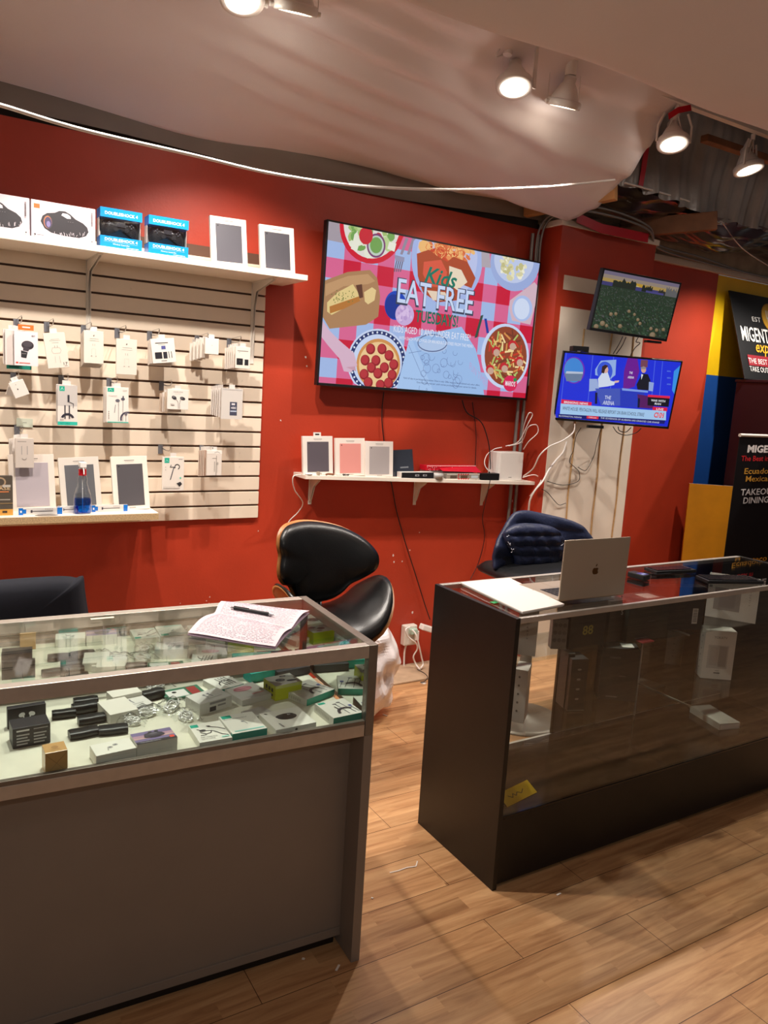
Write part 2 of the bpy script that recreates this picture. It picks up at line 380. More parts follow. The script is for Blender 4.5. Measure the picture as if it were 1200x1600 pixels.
# plastic-wrapped insulation of the open ceiling on the right
def insul(u, v):
    X = 2.9+u*4.2; z = 2.90+v*.62
    fold = .020*math.sin(X*26+2*math.sin(X*5))+.012*math.sin(X*61+v*2)
    return (X, 3.36+fold*(1-.5*v)+.02*math.sin(v*5+X*3)-.05*v, z-.02*math.sin(X*3.1)+.008*math.sin(X*40)*(1-v))
o = G().grid(insul, 220, 24).build('ceiling_insulation', 'foil'); struct(o)
def sheet(u, v):
    X = 3.30+u*3.4; Y = 3.37+v*.36; sag = math.sin(u*PI*3.1+.5)**2
    return (X, Y, 2.915-.02*math.sin(X*3.1)-.11*v-.075*sag*math.sin(v*PI)+.008*math.sin(X*21+v*7)+.006*math.sin(v*30+X*9))
o = G().grid(sheet, 140, 24).build('plastic_sheeting', 'sheet')
tag(o, 'crinkled clear plastic sheeting sagging under the open ceiling at right', 'plastic sheet')
def beam(name, a, b, wd, ht, mat, label):
    a = V(a); b = V(b); d = (b-a).normalized(); R = d.to_track_quat('Y', 'Z').to_euler()
    o = G().box((-wd/2, 0, -ht/2), (wd/2, (b-a).length, ht/2)).build(name, mat, None, a, R, .004); return tag(o, label, 'beam')
P = onY(963, 300, 3.22); beam('ceiling_beam', P, P+V((-.22, .50, -.05)), .05, .085, 'wood_board', 'sawn timber beam end poking out beside the cloth edge')
a = onY(1120, 345, 3.30); beam('ceiling_beam', a, a+V((-.42, .40, -.06)), .05, .11, 'wood_brown', 'brown joist end behind crinkled plastic above the pier')
a = onY(1100, 216, 3.12); b = onY(1205, 250, 3.12); beam('ceiling_beam', a, b+V((.6, 0, 0)), .05, .04, 'wood_brown', 'timber batten crossing above the two right lamps')
# red sheathing tape
def strip(name, pts, wd, up, mat, label, cat):
    g = G(); up = V(up)
    for p, q in zip(pts[:-1], pts[1:]): g.add([V(p)-up*wd/2, V(q)-up*wd/2, V(q)+up*wd/2, V(p)+up*wd/2, V(p)-up*wd/2+V((0, .002, 0)), V(q)-up*wd/2+V((0, .002, 0)), V(q)+up*wd/2+V((0, .002, 0)), V(p)+up*wd/2+V((0, .002, 0))], [(0, 1, 2, 3), (7, 6, 5, 4)])
    o = g.build(name, mat); return tag(o, label, cat)
strip('tape_strip', [onY(896, 341, 3.56)-V((0, .03, 0)), onY(940, 357, 3.53), onY(1013, 372, 3.53)], .055, (0, 0, 1), 'tape_red', 'ragged red sheathing tape along the top of the pier', 'tape')
strip('tape_strip', [onY(1012, 222, 3.30), onY(1006, 262, 3.32), onY(1001, 292, 3.325)], .04, (1, 0, 0), 'tape_red', 'upright red tape strip on silver insulation beside the cloth edge', 'tape')
strip('tape_strip', [onY(1045, 182, 2.75), onY(1060, 172, 2.75), onY(1080, 168, 2.75)], .03, (0, .3, 1), 'tape_red', 'short red tape strip behind the third glowing lamp', 'tape')

# the two hung cloths
EDGE = [(2.55, 3.34), (2.75, 3.26), (2.90, 3.15), (3.0, 3.005), (3.13, 2.872), (3.35, 2.760), (3.55, 2.715), (3.72, 2.80)]
def edge_z(Y):
    if Y <= EDGE[0][0]: return 3.36
    for (a, za), (b, zb) in zip(EDGE[:-1], EDGE[1:]):
        if Y <= b: t = (Y-a)/(b-a); t = t*t*(3-2*t); return za+(zb-za)*t
    return EDGE[-1][1]
def clothA(u, v):
    X = -3.0+u*6.32; Y = -.2+v*3.93
    base = 3.32-.50*max(0, (Y-1.6)/2.1)**1.4+.02*math.sin(X*1.4)
    if 0 < X < 2.4: base -= .05*max(0, (Y-3)/.7)*math.sin((X)/2.4*PI)
    k = max(0, (X-1.0)/2.32)**1.8
    z = base*(1-k)+edge_z(Y)*k
    # gathers
    w1 = math.exp(-((X-1.75)/.55)**2)*math.exp(-((Y-3.05)/.38)**2)
    z += .020*w1*math.sin((Y-.10*X)*46)
    fan = max(0, (X-1.5)/1.8)
    z += .018*fan*(1-.75*fan)*math.sin(((Y-1.2)*1.1-(X-1.0)*.42)*17+.7*math.sin(X*3)) + .006*fan*(1-.7*fan)*math.sin((Y*1.3-X*.5)*37)
    z += .006*math.sin(X*5+Y*3)+.004*math.sin(Y*9-X*4)
    return (X, Y, z)
o = G().grid(clothA, 220, 170).build('ceiling_cloth', 'fabric', solid=.003)
tag(o, 'large beige cloth swagged over the ceiling down to the red wall', 'cloth')
def clothB(u, v):
    X = -1.2+u*5.4
    dip = 2.60+.012*math.sin(X*2.2+1)-.02*math.exp(-((X-2.2)/.15)**2)*0
    a = v*PI*1.12-.12                                   # rolls over its lowest line at Y 1.77
    if v < .5: t = v/.5; Y = .1+(1.70-.1)*t; z = dip+.30*(1-t)**1.3+.025*math.sin(X*1.5+Y*4)*(1-t)
    else: t = (v-.5)/.5; th = t*PI*.5; Y = 1.70+.09*math.sin(th); z = dip+.09*(1-math.cos(th))*1.0+max(0, t-.7)*1.6
    z += .006*math.sin(X*7+Y*5)
    return (X, Y+.03*math.sin(X*2.6), z)
o = G().grid(clothB, 160, 50).build('ceiling_cloth', 'fabric', solid=.003)
tag(o, 'nearer beige cloth panel hanging low across the upper right', 'cloth')

# ---- track and lamps
g = G().box((-1.2, 2.83, 3.185), (5.6, 2.865, 3.21)); o = g.build('light_track', 'white_metal'); tag(o, 'white track rail that carries the spot lamps', 'track rail')
def lamp(loc, aim, label, on=True, yoke=0, watts=60, deg=96, blend=.5, real=None):
    """loc = centre of the lamp's front ring"""
    loc = V(loc); d = (V(aim)-loc).normalized(); t = thing('track_lamp', label, 'lamp', loc, (0, 0, 0), 'white spot lamps on the ceiling track')
    M = d.to_track_quat('-Z', 'Y').to_matrix().to_4x4()
    g = G(); g.M = M; g.lathe([(.060, -.002), (.078, -.002), (.080, .004), (.080, .024), (.074, .030), (.064, .030)], 36)
    g.build('ring', 'white_metal', t)
    g = G(); g.M = M; g.lathe([(.066, .02), (.064, .034), (.050, .064), (.034, .092), (.028, .098), (.028, .120), (.0, .121)], 32); g.build('reflector', 'white_metal', t)
    g = G(); g.M = M; g.lathe([(0.0005, .0), (.03, -.001), (.058, .002), (.062, .006)], 36); g.build('bulb_face', 'lamp_face' if on else 'lamp_dim', t)
    g = G(); top = V((0, 0, 3.184-loc.z)); neck = M @ V((0, 0, .115)); side = M.to_3x3() @ V((1, 0, 0))
    g.M = Matrix(); g.cyl(neck, neck+(M.to_3x3() @ V((0, 0, .012))), .022, n=20)
    if yoke == 1:
        up = V((0, 0, 1)); j = V((0, 0, .15))
        for sgn in (-1, 1): g.tube([side*.086*sgn+V((0, 0, .012)), side*.086*sgn+V((0, 0, .09)), side*.06*sgn+V((0, 0, .15))], .006, 8)
        g.tube([side*.06, V((0, 0, .17)), -side*.06], .006, 8); 
        h = g.build('yoke', 'white_metal', t)
        g2 = G().cyl((0, 0, .16), tuple(top), .012).cyl(tuple(neck), tuple(neck*.5+V((0, 0, .15))*.5+V((.01, 0, .03))), .02); g2.build('stem', 'white_metal', t)
    elif yoke == 2:
        h = g.build('socket', 'white_metal', t)
        g2 = G().cyl(tuple(neck+V((0, 0, .01))), tuple(neck+V((0, 0, .13))), .026, n=24); g2.build('stem', 'white_metal', t)
        for sgn in (-1, 1): G().cyl(tuple(side*.084*sgn), tuple(side*.084*sgn+V((0, 0, top.z))), .0016, n=6).cyl(tuple(side*.076*sgn+V((0, 0, .01))), tuple(side*.094*sgn+V((0, 0, .01))), .009, n=12).build('suspension_wire', 'white_metal', t)
    else:
        h = g.build('socket', 'white_metal', t)
        q = -side*.085
        g2 = G().box((q.x-.008, q.y-.004, .0), (q.x+.008, q.y+.004, top.z)); g2.build('yoke', 'white_metal', t)
        g3 = G().tube(smoothpts([neck, neck+V((-.06, 0, .02)), V((-.11, .0, .10)), V((-.06, 0, .19))]), .004, 6).cyl((-.05, 0, .12), (-.04, 0, .2), .02); g3.build('cable', 'white_plastic', t)
    if on: spot(loc+d*.012, loc+d, watts, deg, blend, WARM, .022); glow(loc+d*.03+V((0, -.02, 0)), .55, WARM)
    return t
LAMPS = [
    ((1.02, 2.845, 2.995), (.95, 2.25, .9), 'glowing spot lamp cut by the top edge of the photo', 1, 0, 60),
    ((1.205, 2.80, 2.995), (1.33, 3.50, 1.2), 'spot lamp in a ring with tiny lit rim beside the cut-off glowing one', 1, 2, 75),
    ((2.25, 2.82, 2.995), (1.9, 2.3, 1.0), 'bright spot lamp with side bracket under the middle of the cloth', 1, 0, 60),
    ((2.56, 2.845, 2.995), (2.65, 3.52, 1.2), 'spot lamp turned away so only its white back shows', 1, 2, 75),
    ((3.34, 2.86, 2.995), (3.0, 2.3, 1.0), 'bright spot lamp in a curved yoke at the edge of the cloth', 1, 1, 60),
    ((3.99, 2.87, 2.995), (4.15, 2.3, 1.0), 'rightmost glowing spot lamp on the ceiling track', 1, 1, 60),
]
for l, a, lab, on, yk, wt in LAMPS: lamp(l, a, lab, on, yk, wt)

# ---- cables near the ceiling
cable('ceiling_cable', [onY(-60, 150, 2.2), onY(0, 164, 2.35), onY(130, 203, 2.5), onY(300, 242, 2.7), onY(430, 272, 2.9), onY(560, 290, 3.1), onY(700, 296, 3.05), onY(850, 292, 3.02), onY(960, 281, 3.15)], .006, 'white_plastic', 'long white cable slung in front of the red wall and cloth', group=None)
cable('ceiling_cable', [onY(975, 285, 3.3), onY(1040, 303, 3.35), onY(1110, 325, 3.4)], .006, 'white_plastic', 'white cable running right from the beam end over the plastic')
cable('ceiling_cable', [onY(1128, 347, 3.4), onY(1160, 388, 3.5), onY(1205, 418, 3.6)], .004, 'white_plastic', 'thin white cable dropping across the plastic at far right')
for k in range(2):
    pts = [V((3.25-.02*k, 3.70, 1.75)), V((3.265-.03*k, 3.705, 2.3)), V((3.27-.03*k, 3.70, 2.70)), V((3.36, 3.55, 2.78+.025*k)), V((3.62, 3.50, 2.79+.03*k)), V((3.95, 3.50, 2.76+.02*k)), V((4.2, 3.62, 2.70+.02*k)), V((4.7, 3.68, 2.69+.03*k)), V((5.3, 3.68, 2.68)), V((6.2, 3.68, 2.69))]
    cable('wall_cable', pts, .007, 'conduit', ['grey cable bending round the pier top, lower of the pair', 'grey cable bending round the pier top, upper of the pair'][k])
for k, X in enumerate((3.215, 3.262)):
    tag(G().cyl((X, 3.735, .0), (X, 3.735, 2.66), .011, n=10).build('conduit_pipe', 'conduit'), ['thin grey upright conduit left of its twin beside the pier', 'thin grey upright conduit tight in the corner of the pier'][k], 'pipe', 'upright conduits by the pier')

# ================================================================== SLAT WALL
XR = 1.512; ZB = .9655; ZG0 = 1.0329; ST = .0762
t = thing('slatwall_panel', 'cream slatted display panel fixed to the red wall', 'display panel', (0, 0, 0))
g = G(); x0 = -1.2
g.box((x0, 3.764, ZB), (XR, YW-.0005, 2.30)); g.build('back_board', 'slat_groove', t)
zs = [ZB]+[ZG0+k*ST for k in range(17)]
for i in range(len(zs)-1):
    lo = zs[i]+(.005 if i else 0); hi = zs[i+1]-.005
    G().box((x0, 3.75, lo), (XR, 3.764, hi)).build('slat', 'slat_white', t, bevel=.0015, seg=1)
for px, py in ((130, 545),): pass
# upper shelf
t = thing('wall_shelf', 'long white shelf above the slatted panel', 'shelf', (0, 0, 0))
ZS = 2.186
G().box((-1.2, 3.45, ZS-.026), (1.602, 3.748, ZS)).build('board', 'shelf_white', t, bevel=.002)
def bracket(parent, X, yb, zt, depth, drop, wd=.022):
    g = G(); g.prism([(0, 0)], 0, 0) if False else None
    g = G().box((X-wd/2, yb-.004, zt-drop), (X+wd/2, yb, zt)).box((X-wd/2, yb-depth, zt-.004), (X+wd/2, yb, zt))
    P = [(yb-.003, zt-drop+.01), (yb-.003, zt-.003), (yb-depth+.01, zt-.003), (yb-depth+.01, zt-.012), (yb-.05, zt-.05), (yb-.02, zt-.12)]
    for sx in (X-wd/2+.004, X+wd/2-.006):
        n = len(P); g.add([(sx, y, z) for y, z in P]+[(sx+.002, y, z) for y, z in P], [tuple(range(n)), tuple(reversed(range(n, 2*n)))]+[(i, n+i, n+(i+1) % n, (i+1) % n) for i in range(n)])
    return g.build('bracket', 'white_metal', parent)
bracket(t, .664, 3.75, ZS-.026, .27, .40); bracket(t, 1.447, 3.75, ZS-.026, .27, .40)

def brick_speaker(F):
    a = F['front']; dk = (44, 40, 46)
    a.rect(.04, .10, .13, .22, (236, 108, 30))
    a.poly([(.14, .55), (.17, .40), (.24, .31), (.36, .27), (.43, .20), (.52, .19), (.60, .25), (.68, .36), (.80, .44), (.87, .54), (.89, .66), (.85, .78), (.74, .86), (.5, .86), (.3, .82), (.2, .73)], dk)
    a.poly([(.46, .31), (.48, .25), (.55, .25), (.60, .30), (.61, .37), (.55, .38)], (226, 214, 222))
    a.ell(.25, .55, .075, .19, (58, 54, 62)); a.ell(.25, .55, .062, .165, (200, 120, 70)); a.ell(.255, .56, .055, .15, (70, 62, 96)); a.ell(.26, .6, .03, .08, (134, 120, 170))
    for k in range(34):
        u = .18+.7*random.random(); v = .86+.06*math.sin(u*5)-.05*random.random(); a.line([(u, v), (u+random.uniform(-.02, .02), v-random.uniform(.03, .12))], .0012, (214, 204, 212))
    for k in range(3): a.rect(.56+.035*k, .46, .57+.035*k, .475, (110, 104, 110))
    a.text('BOOMBOX', .925, .5, .02, (90, 80, 84)) if False else None
    for k in range(12): a.rect(.925, .12+k*.032, .95, .14+k*.032, (96, 84, 90))
    a.rect(.93, .90, .95, .94, (60, 56, 60)); a.disc(.05, .93, .004, (80, 76, 80)); a.rect(.08, .92, .18, .94, (130, 122, 126))
def place_front(px0, py1, px1, Y, zb):   # left/right pixel at height py1 on the plane Y -> X range
    return onY(px0, py1, Y).x, onY(px1, py1, Y).x
a0 = onY(49, 362, 3.47).x; a1 = onY(149, 376, 3.47).x
WS = a1-a0; HS = .143
carton('boxed_speaker', WS, .17, HS, (232, 218, 224), 'boxed black handle speaker with an orange corner sticker on the top shelf', 'speaker box', ((a0+a1)/2, 3.47+.085, ZS), art=brick_speaker, group='boxed speakers on the top shelf')
carton('boxed_speaker', WS, .17, HS, (232, 218, 224), 'boxed black speaker cut by the left edge of the photo on the top shelf', 'speaker box', (a0-.006-WS/2, 3.468+.085, ZS), art=brick_speaker, group='boxed speakers on the top shelf')

def game_pad(X0, X1, label, Y=3.465):
    W = X1-X0; H = .158; D = .075; b = (24, 134, 206)
    t = thing('controller_box', label, 'controller box', ((X0+X1)/2, Y+D/2, ZS), (0, 0, 0), 'boxed game controllers on the top shelf')
    g = G().box((-W/2, -D/2, 0), (W/2, D/2, .046), b).box((-W/2, -D/2, .120), (W/2, D/2, H), b).box((-W/2, D/2-.003, .045), (W/2, D/2, .121), (196, 186, 178)).box((-W/2, -D/2+.03, .044), (-W/2+.002, D/2, .121), (206, 198, 190)).box((W/2-.002, -D/2+.03, .044), (W/2, D/2, .121), (206, 198, 190))
    a = Art(g, (-W/2, -D/2, H), (W, 0, 0), (0, 0, -H))
    a.text('DOUBLESHOCK 4', .5, .13, .075, (240, 244, 248), w=.78, al='c', bold=.012); a.text('DOUBLESHOCK 4', .5, .79, .07, (240, 244, 248), w=.78, al='c', bold=.012)
    a.rect(.08, .85, .9, .856, (150, 200, 236)); a.text('Wireless Controller', .5, .90, .035, (230, 238, 244), w=.40, al='c'); a.rect(.62, .95, .92, .965, (190, 214, 232)); 
    g.build('carton', 'gloss_card', t, bevel=.0012)
    # the controller itself, built as a body with grips, sticks, pads
    out = closed([(-.068, .022), (-.05, .034), (-.02, .033), (.02, .033), (.05, .034), (.068, .022), (.074, -.01), (.070, -.036), (.058, -.038), (.045, -.016), (.028, -.008), (-.028, -.008), (-.045, -.016), (-.058, -.038), (-.070, -.036), (-.074, -.01)], 3)
    out = [(x*W/.152*.93, z) for x, z in out]
    P, F = blob(out, lambda x, z, q: (x, -q, .084+z), .020, 5)
    g = G().add(P, F, (30, 30, 34), True)
    for sx in (-.022, .022): g.cyl((sx, -.018, .078), (sx, -.034, .078), .0075, .009, 14, (44, 44, 48))
    g.box((-.018, -.024, .090), (.018, -.018, .108), (52, 52, 58))
    for dx, dz in ((0, .007), (0, -.007), (.007, 0), (-.007, 0)):
        g.cyl((.045+dx, -.014, .098+dz), (.045+dx, -.022, .098+dz), .003, n=8, col=(86, 86, 92)); g.box((-.045+dx-.003, -.021, .098+dz-.003), (-.045+dx+.003, -.014, .098+dz+.003), (74, 74, 80))
    g.build('controller', 'gloss_card', t)
    g = G().box((-W/2+.002, -D/2+.001, .046), (W/2-.002, -D/2+.0016, .120)); g.build('blister', 'clear_plastic', t)
    g = G().box((-.022, D/2-.004, H), (.022, D/2-.003, H+.018)); g.build('hang_tab', 'clear_plastic', t)
game_pad(onY(156.5, 382, 3.465).x, onY(221.8, 388, 3.465).x, 'blue boxed game controller nearer the speaker boxes on the top shelf')
game_pad(onY(232, 392, 3.465).x, onY(294, 402, 3.465).x, 'blue boxed game controller nearer the white tablet boxes on the top shelf')

def tablet_box(W, H, col, case, label, loc, lean=0, tilt=0, yaw=0, tab=False, group=None, wire=None, hole=True, D=.018, shiny=False):
    """white hang box whose window shows the flat cover inside; leans back on its wall"""
    t = thing('tablet_case_box', label, 'tablet case box', loc, (-lean, tilt, yaw), group)
    g = G().box((-W/2, 0, 0), (W/2, D, H), col)
    a = Art(g, (-W/2, 0, H), (W, 0, 0), (0, 0, -H)); a.rect(.36, .07, .64, .082, (120, 112, 106)); a.rect(.38, .1, .62, .106, (176, 168, 160)); a.rect(.42, .955, .6, .965, (120, 112, 106))
    g.build('carton', 'card', t, bevel=.001)
    g = G().box((-W*.36, -.0012, H*.075), (W*.36, .0, H*.855), case)
    a = Art(g, (-W*.36, -.0012, H*.855), (W*.72, 0, 0), (0, 0, -H*.78))
    if hole: a.disc(.09, .055, .0035, tuple(int(c*.55) for c in case)); a.disc(.09, .055, .002, (20, 20, 22))
    g.build('folded_cover', 'gloss_card' if shiny else 'card', t, bevel=.0008)
    if tab: G().box((-.022, .006, H), (.022, .008, H+.02), (226, 220, 214)).box((-.012, .0055, H+.005), (.012, .0062, H+.013), (40, 36, 36)).build('hang_tab', 'card', t)
    return t
WH = (228, 220, 210)
for (xl, yl, xr, yr, lab) in ((329, 405, 385, 412, 'white tablet case box beside the blue controllers on the top shelf'), (405.5, 416, 459, 424, 'white tablet case box nearest the right end of the top shelf')):
    X0 = onY(xl, yl, 3.52).x; X1 = onY(xr, yr, 3.52).x
    tablet_box(X1-X0, .215, WH, (78, 76, 84), lab, ((X0+X1)/2, 3.50, ZS), .12, -.03, 0, group='tablet case boxes on the top shelf')

# ---- hooks and packs on the slat wall
def hook(px, py, label):
    """wire display hook: px,py = pixel of the hook tip, Y 3.60"""
    tip = onY(px, py, 3.60); k = round((tip.z+.012-ZG0)/ST); zg = ZG0+k*ST; X = tip.x-.012
    t = thing('display_hook', label, 'hook', (X, 3.75, zg), (0, 0, 0), 'wire display hooks on the slatted panel')
    G().box((-.018, -.006, -.040), (.004, -.0005, .004), (120, 122, 130)).build('back_plate', 'gloss_card', t, bevel=.001)
    G().tube([(0, -.004, -.012), (0, -.08, -.016), (0, -.13, -.014), (0, -.15, -.004), (0, -.152, .008)], .0022, 6).build('wire', 'steel', t)
    G().tube([(-.006, -.004, .0), (-.006, -.09, .006), (.0, -.150, .012)], .0012, 6).build('price_wire', 'steel', t)
    return t
def pack(px0, py0, px1, py1, Y, label, art, col=WH, D=.012, tilt=0, group=None, mat='card', yaw=0, tab=True, tabcol=(226, 220, 214), name='accessory_pack', cat='accessory pack', tabmat='card'):
    """hanging pack whose front face spans the pixel box (upright) on plane Y"""
    c = onY((px0+px1)/2, (py0+py1)/2, Y); l = onY(px0, (py0+py1)/2, Y); r = onY(px1, (py0+py1)/2, Y); tp = onY((px0+px1)/2, py0, Y); bt = onY((px0+px1)/2, py1, Y)
    W = (r-l).x; H = tp.z-bt.z
    g = G().box((-W/2, 0, -H/2), (W/2, D, H/2), col)
    if art: art(Art(g, (-W/2, 0, H/2), (W, 0, 0), (0, 0, -H)))
    o = g.build(name, mat, None, c, (0, tilt, yaw), .0008, 1)
    if tab:
        q = G().box((-.014, D*.4, H/2-.001), (.014, D*.4+.001, H/2+.018), tabcol); q.build('hang_tab', tabmat, o)
    tag(o, label, cat, group); return o
def stack(n, base, dx, dz, dy, labels, px, art2=None, group=None, **kw):
    """n further packs hanging behind a front pack, fanned to one side"""
    out = []
    for i in range(1, n+1):
        x0, y0, x1, y1 = px
        o = pack(x0+dx*i, y0+dz*i, x1+dx*i, y1+dz*i, base+dy*i, labels, art2, group=group, **kw); out.append(o)
    return out
GY = (150, 142, 136); DK = (48, 44, 46); TE = (46, 186, 166)
def lines(a, spec, col=GY):
    for u0, v0, u1, v1 in spec: a.rect(u0, v0, u1, v1, col)
def art_carcharger(a):
    a.ell(.56, .40, .26, .13, (46, 42, 48)); a.ell(.56, .37, .2, .08, (70, 64, 72)); a.poly([(.38, .44), (.66, .48), (.58, .58), (.36, .56)], (64, 58, 66)); a.poly([(.28, .56), (.56, .60), (.50, .78), (.28, .76)], (40, 38, 42)); a.rect(.3, .64, .5, .66, (120, 110, 112))
    a.text('48W', .80, .12, .06, (90, 80, 84), w=.16, al='c'); a.rect(.06, .90, .16, .94, (220, 70, 50)); a.rect(.2, .91, .66, .935, (226, 120, 110))
def art_adapter(a):
    lines(a, [(.3, .18, .7, .19), (.24, .22, .76, .228), (.34, .28, .66, .287)])
    for u in (.44, .56): a.rect(u, .36, u+.02, .42, GY)
    a.line([(.34, .42), (.66, .42), (.72, .5), (.66, .58), (.34, .58), (.28, .5), (.34, .42)], .0009, GY); a.line([(.4, .66), (.38, .85)], .0008, GY); a.line([(.6, .66), (.62, .85)], .0008, GY)
    a.text('17', .84, .88, .07, (70, 64, 62), w=.18, al='c'); a.rect(.78, .94, .92, .95, GY)
def art_plain(a):
    a.disc(.5, .15, .003, (110, 102, 98)); a.disc(.52, .125, .0012, (110, 102, 98)); lines(a, [(.3, .24, .75, .25), (.26, .30, .78, .307)])
    for u in (.44, .54): a.rect(u, .40, u+.016, .46, GY)
    a.line([(.4, .72), (.40, .55), (.6, .55), (.6, .72)], .0006, (186, 178, 170)); a.rect(.36, .76, .42, .775, GY); a.rect(.58, .76, .64, .775, GY)
def art_black(a):
    lines(a, [(.18, .16, .72, .20), (.3, .24, .6, .25)], (80, 74, 74)); a.rect(.42, .30, .60, .44, (84, 88, 150)); a.rect(.12, .55, .42, .82, (36, 36, 44)); a.rect(.47, .55, .64, .82, (44, 44, 52))
    a.line([(.71, .55), (.72, .80)], .003, (36, 36, 42)); a.line([(.82, .55), (.83, .80)], .003, (36, 36, 42)); a.rect(.36, .90, .6, .92, (96, 90, 88))
def art_twosq(a):
    lines(a, [(.12, .18, .85, .21)], (110, 102, 98)); a.rect(.2, .26, .3, .275, GY); a.rect(.08, .54, .50, .84, (34, 34, 38)); a.rect(.62, .57, .88, .84, (38, 38, 42)); a.disc(.29, .66, .002, (120, 116, 116))
def art_cable(a):
    a.rect(0, 0, 1, .52, (196, 190, 186)); a.rect(0, .91, 1, 1, TE); a.text('FAST CABLE', .12, .955, .045, (18, 110, 100), w=.5)
    a.rect(.10, .03, .36, .15, (26, 168, 142)); a.line([(.17, .12), (.23, .06), (.29, .12)], .0012, (220, 244, 236))
    for r in (.020, .0225, .025, .0275): a.arc(.5, .86, r, PI*1.12, PI*1.88, .0022, (56, 54, 70), 14)
    a.rect(.34, .50, .40, .84, (60, 58, 66)); a.rect(.56, .50, .62, .84, (60, 58, 66)); a.rect(.5, .24, .60, .42, (54, 52, 60)); a.line([(.62, .42), (.8, .46), (.78, .56)], .0022, (44, 42, 50)); a.text('66W', .12, .86, .035, (60, 56, 54), w=.18)
def art_ear(a):
    a.rect(.05, .03, .34, .14, (26, 168, 142)); a.line([(.11, .11), (.17, .055), (.25, .11)], .0012, (220, 244, 236)); a.rect(.05, .975, 1, 1, TE)
    a.ell(.5, .38, .1, .045, (96, 96, 106)); a.ell(.74, .33, .09, .04, (80, 80, 92)); a.rect(.72, .24, .78, .30, (80, 80, 92))
    a.line([(.54, .42), (.54, .95)], .0016, (90, 88, 96)); a.line([(.74, .38), (.74, .95)], .0016, (90, 88, 96)); a.line([(.4, .5), (.36, .72)], .002, (70, 66, 78))
    for r in (.026, .0285, .031): a.arc(.95, .88, r, PI*.9, PI*1.6, .0024, (84, 80, 100), 12)
    a.line([(.88, .74), (.88, .95)], .0016, (90, 88, 96)); a.rect(.83, .70, .93, .78, (110, 106, 116))
    for k in range(4): a.rect(.08, .68+.06*k, .12, .71+.06*k, GY)
    lines(a, [(.08, .24, .48, .25), (.72, .08, .92, .09)])
def art_buds(a):
    a.text('SAMSUNG', .5, .13, .05, (96, 88, 88), w=.44, al='c'); a.rect(.34, .21, .64, .22, GY)
    a.ell(.32, .42, .12, .09, (52, 50, 56), rot=.5); a.ell(.30, .38, .05, .04, (120, 116, 118)); a.ell(.72, .44, .13, .08, (46, 44, 50), rot=.3); a.ell(.68, .42, .05, .04, (110, 106, 110))
    a.line([(.4, .48), (.5, .62), (.53, .95)], .0016, (80, 76, 80)); a.line([(.62, .5), (.58, .7), (.59, .95)], .0016, (80, 76, 80)); lines(a, [(.14, .72, .34, .73), (.16, .77, .34, .8)], (110, 104, 100))
def art_480(a):
    a.rect(.40, .44, .74, .88, (70, 72, 92)); a.rect(.48, .48, .64, .54, (224, 220, 224)); a.text('480', .57, .63, .07, (230, 228, 232), w=.24, al='c', bold=.01); a.rect(.42, .72, .72, .76, (190, 200, 220)); a.rect(.04, .03, .96, .05, (200, 196, 194))
def art_bt(a):
    a.rect(.10, .03, .32, .18, (26, 168, 142)); a.line([(.15, .14), (.2, .08), (.27, .14)], .001, (220, 244, 236)); a.rect(.75, .06, .92, .075, GY)
    a.arc(.68, .29, .011, -PI*.95, PI*.35, .004, (70, 70, 78), 14, 1); a.line([(.55, .30), (.36, .30), (.40, .24)], .003, (70, 70, 78)); a.line([(.52, .32), (.38, .66)], .0045, (82, 82, 90)); a.disc(.57, .31, .0035, (60, 60, 66))
    a.disc(.84, .62, .004, (60, 200, 170)); a.poly([(.66, .78), (.84, .73), (.92, .80), (.8, .88)], (50, 50, 54)); lines(a, [(.06, .88, .6, .885), (.06, .915, .82, .93), (.14, .28, .16, .32), (.14, .36, .16, .40)])
def art_cables2(a):
    a.line([(.5, .02), (.7, .08), (.9, .02)], .0016, (90, 88, 90)); a.rect(0, 0, 1, .13, (236, 230, 222)); a.line([(.5, .09), (.7, .05), (.85, .1)], .0016, (90, 88, 90)); a.rect(.36, .3, .62, .32, GY)
    a.rect(.50, .44, .54, .85, (150, 140, 134)); a.ell(.72, .52, .06, .06, (176, 168, 160)); a.line([(.72, .56), (.70, .9)], .001, GY); a.rect(.62, .2, .65, 1, (120, 112, 106))
def art_u(a):
    lines(a, [(.12, .1, .6, .12)]); 
    for u in (.32, .62): a.rect(u, .26, u+.05, .55, (170, 162, 158))
    a.arc(.48, .66, .0085, .2, PI-.2, .002, (150, 142, 138), 10)
F = 3.612
hook(39, 512, 'display hook holding the orange-topped charger pack'); hook(88, 509, 'display hook holding the tilted adapter box')
hook(147, 512, 'display hook holding the adapter stack under the shelf bracket'); hook(201, 515, 'display hook holding the single narrow white box'); hook(253, 516, 'display hook holding the box with black squares and cables')
hook(329, 522, 'display hook holding the fanned blank white boxes'); hook(380, 532, 'display hook holding the boxes with two black squares')
hook(34, 588, 'display hook holding the small tilted white cube'); hook(111, 588, 'display hook holding the teal-footed cable pack'); hook(188, 594, 'display hook holding the teal-logo earphone pack')
hook(272, 600, 'display hook holding the fanned earbud boxes'); hook(362, 607, 'display hook holding the clear bags'); hook(40, 676, 'display hook below the pale green price card')
hook(270, 705, 'display hook holding the ear-hook headset box'); hook(336, 700, 'display hook holding the striped cable boxes')
o = pack(22.5, 518, 59.5, 571.5, 3.60, 'pack showing a black car charger under an orange hanger', art_carcharger, (228, 216, 220), .012, tab=False)
G().box((-.030, .004, .076), (.030, .006, .098), (240, 110, 40)).box((-.014, .0035, .085), (.016, .0039, .090), (250, 240, 236)).build('orange_hanger', 'card', o)['label'] = 'orange card hanger'
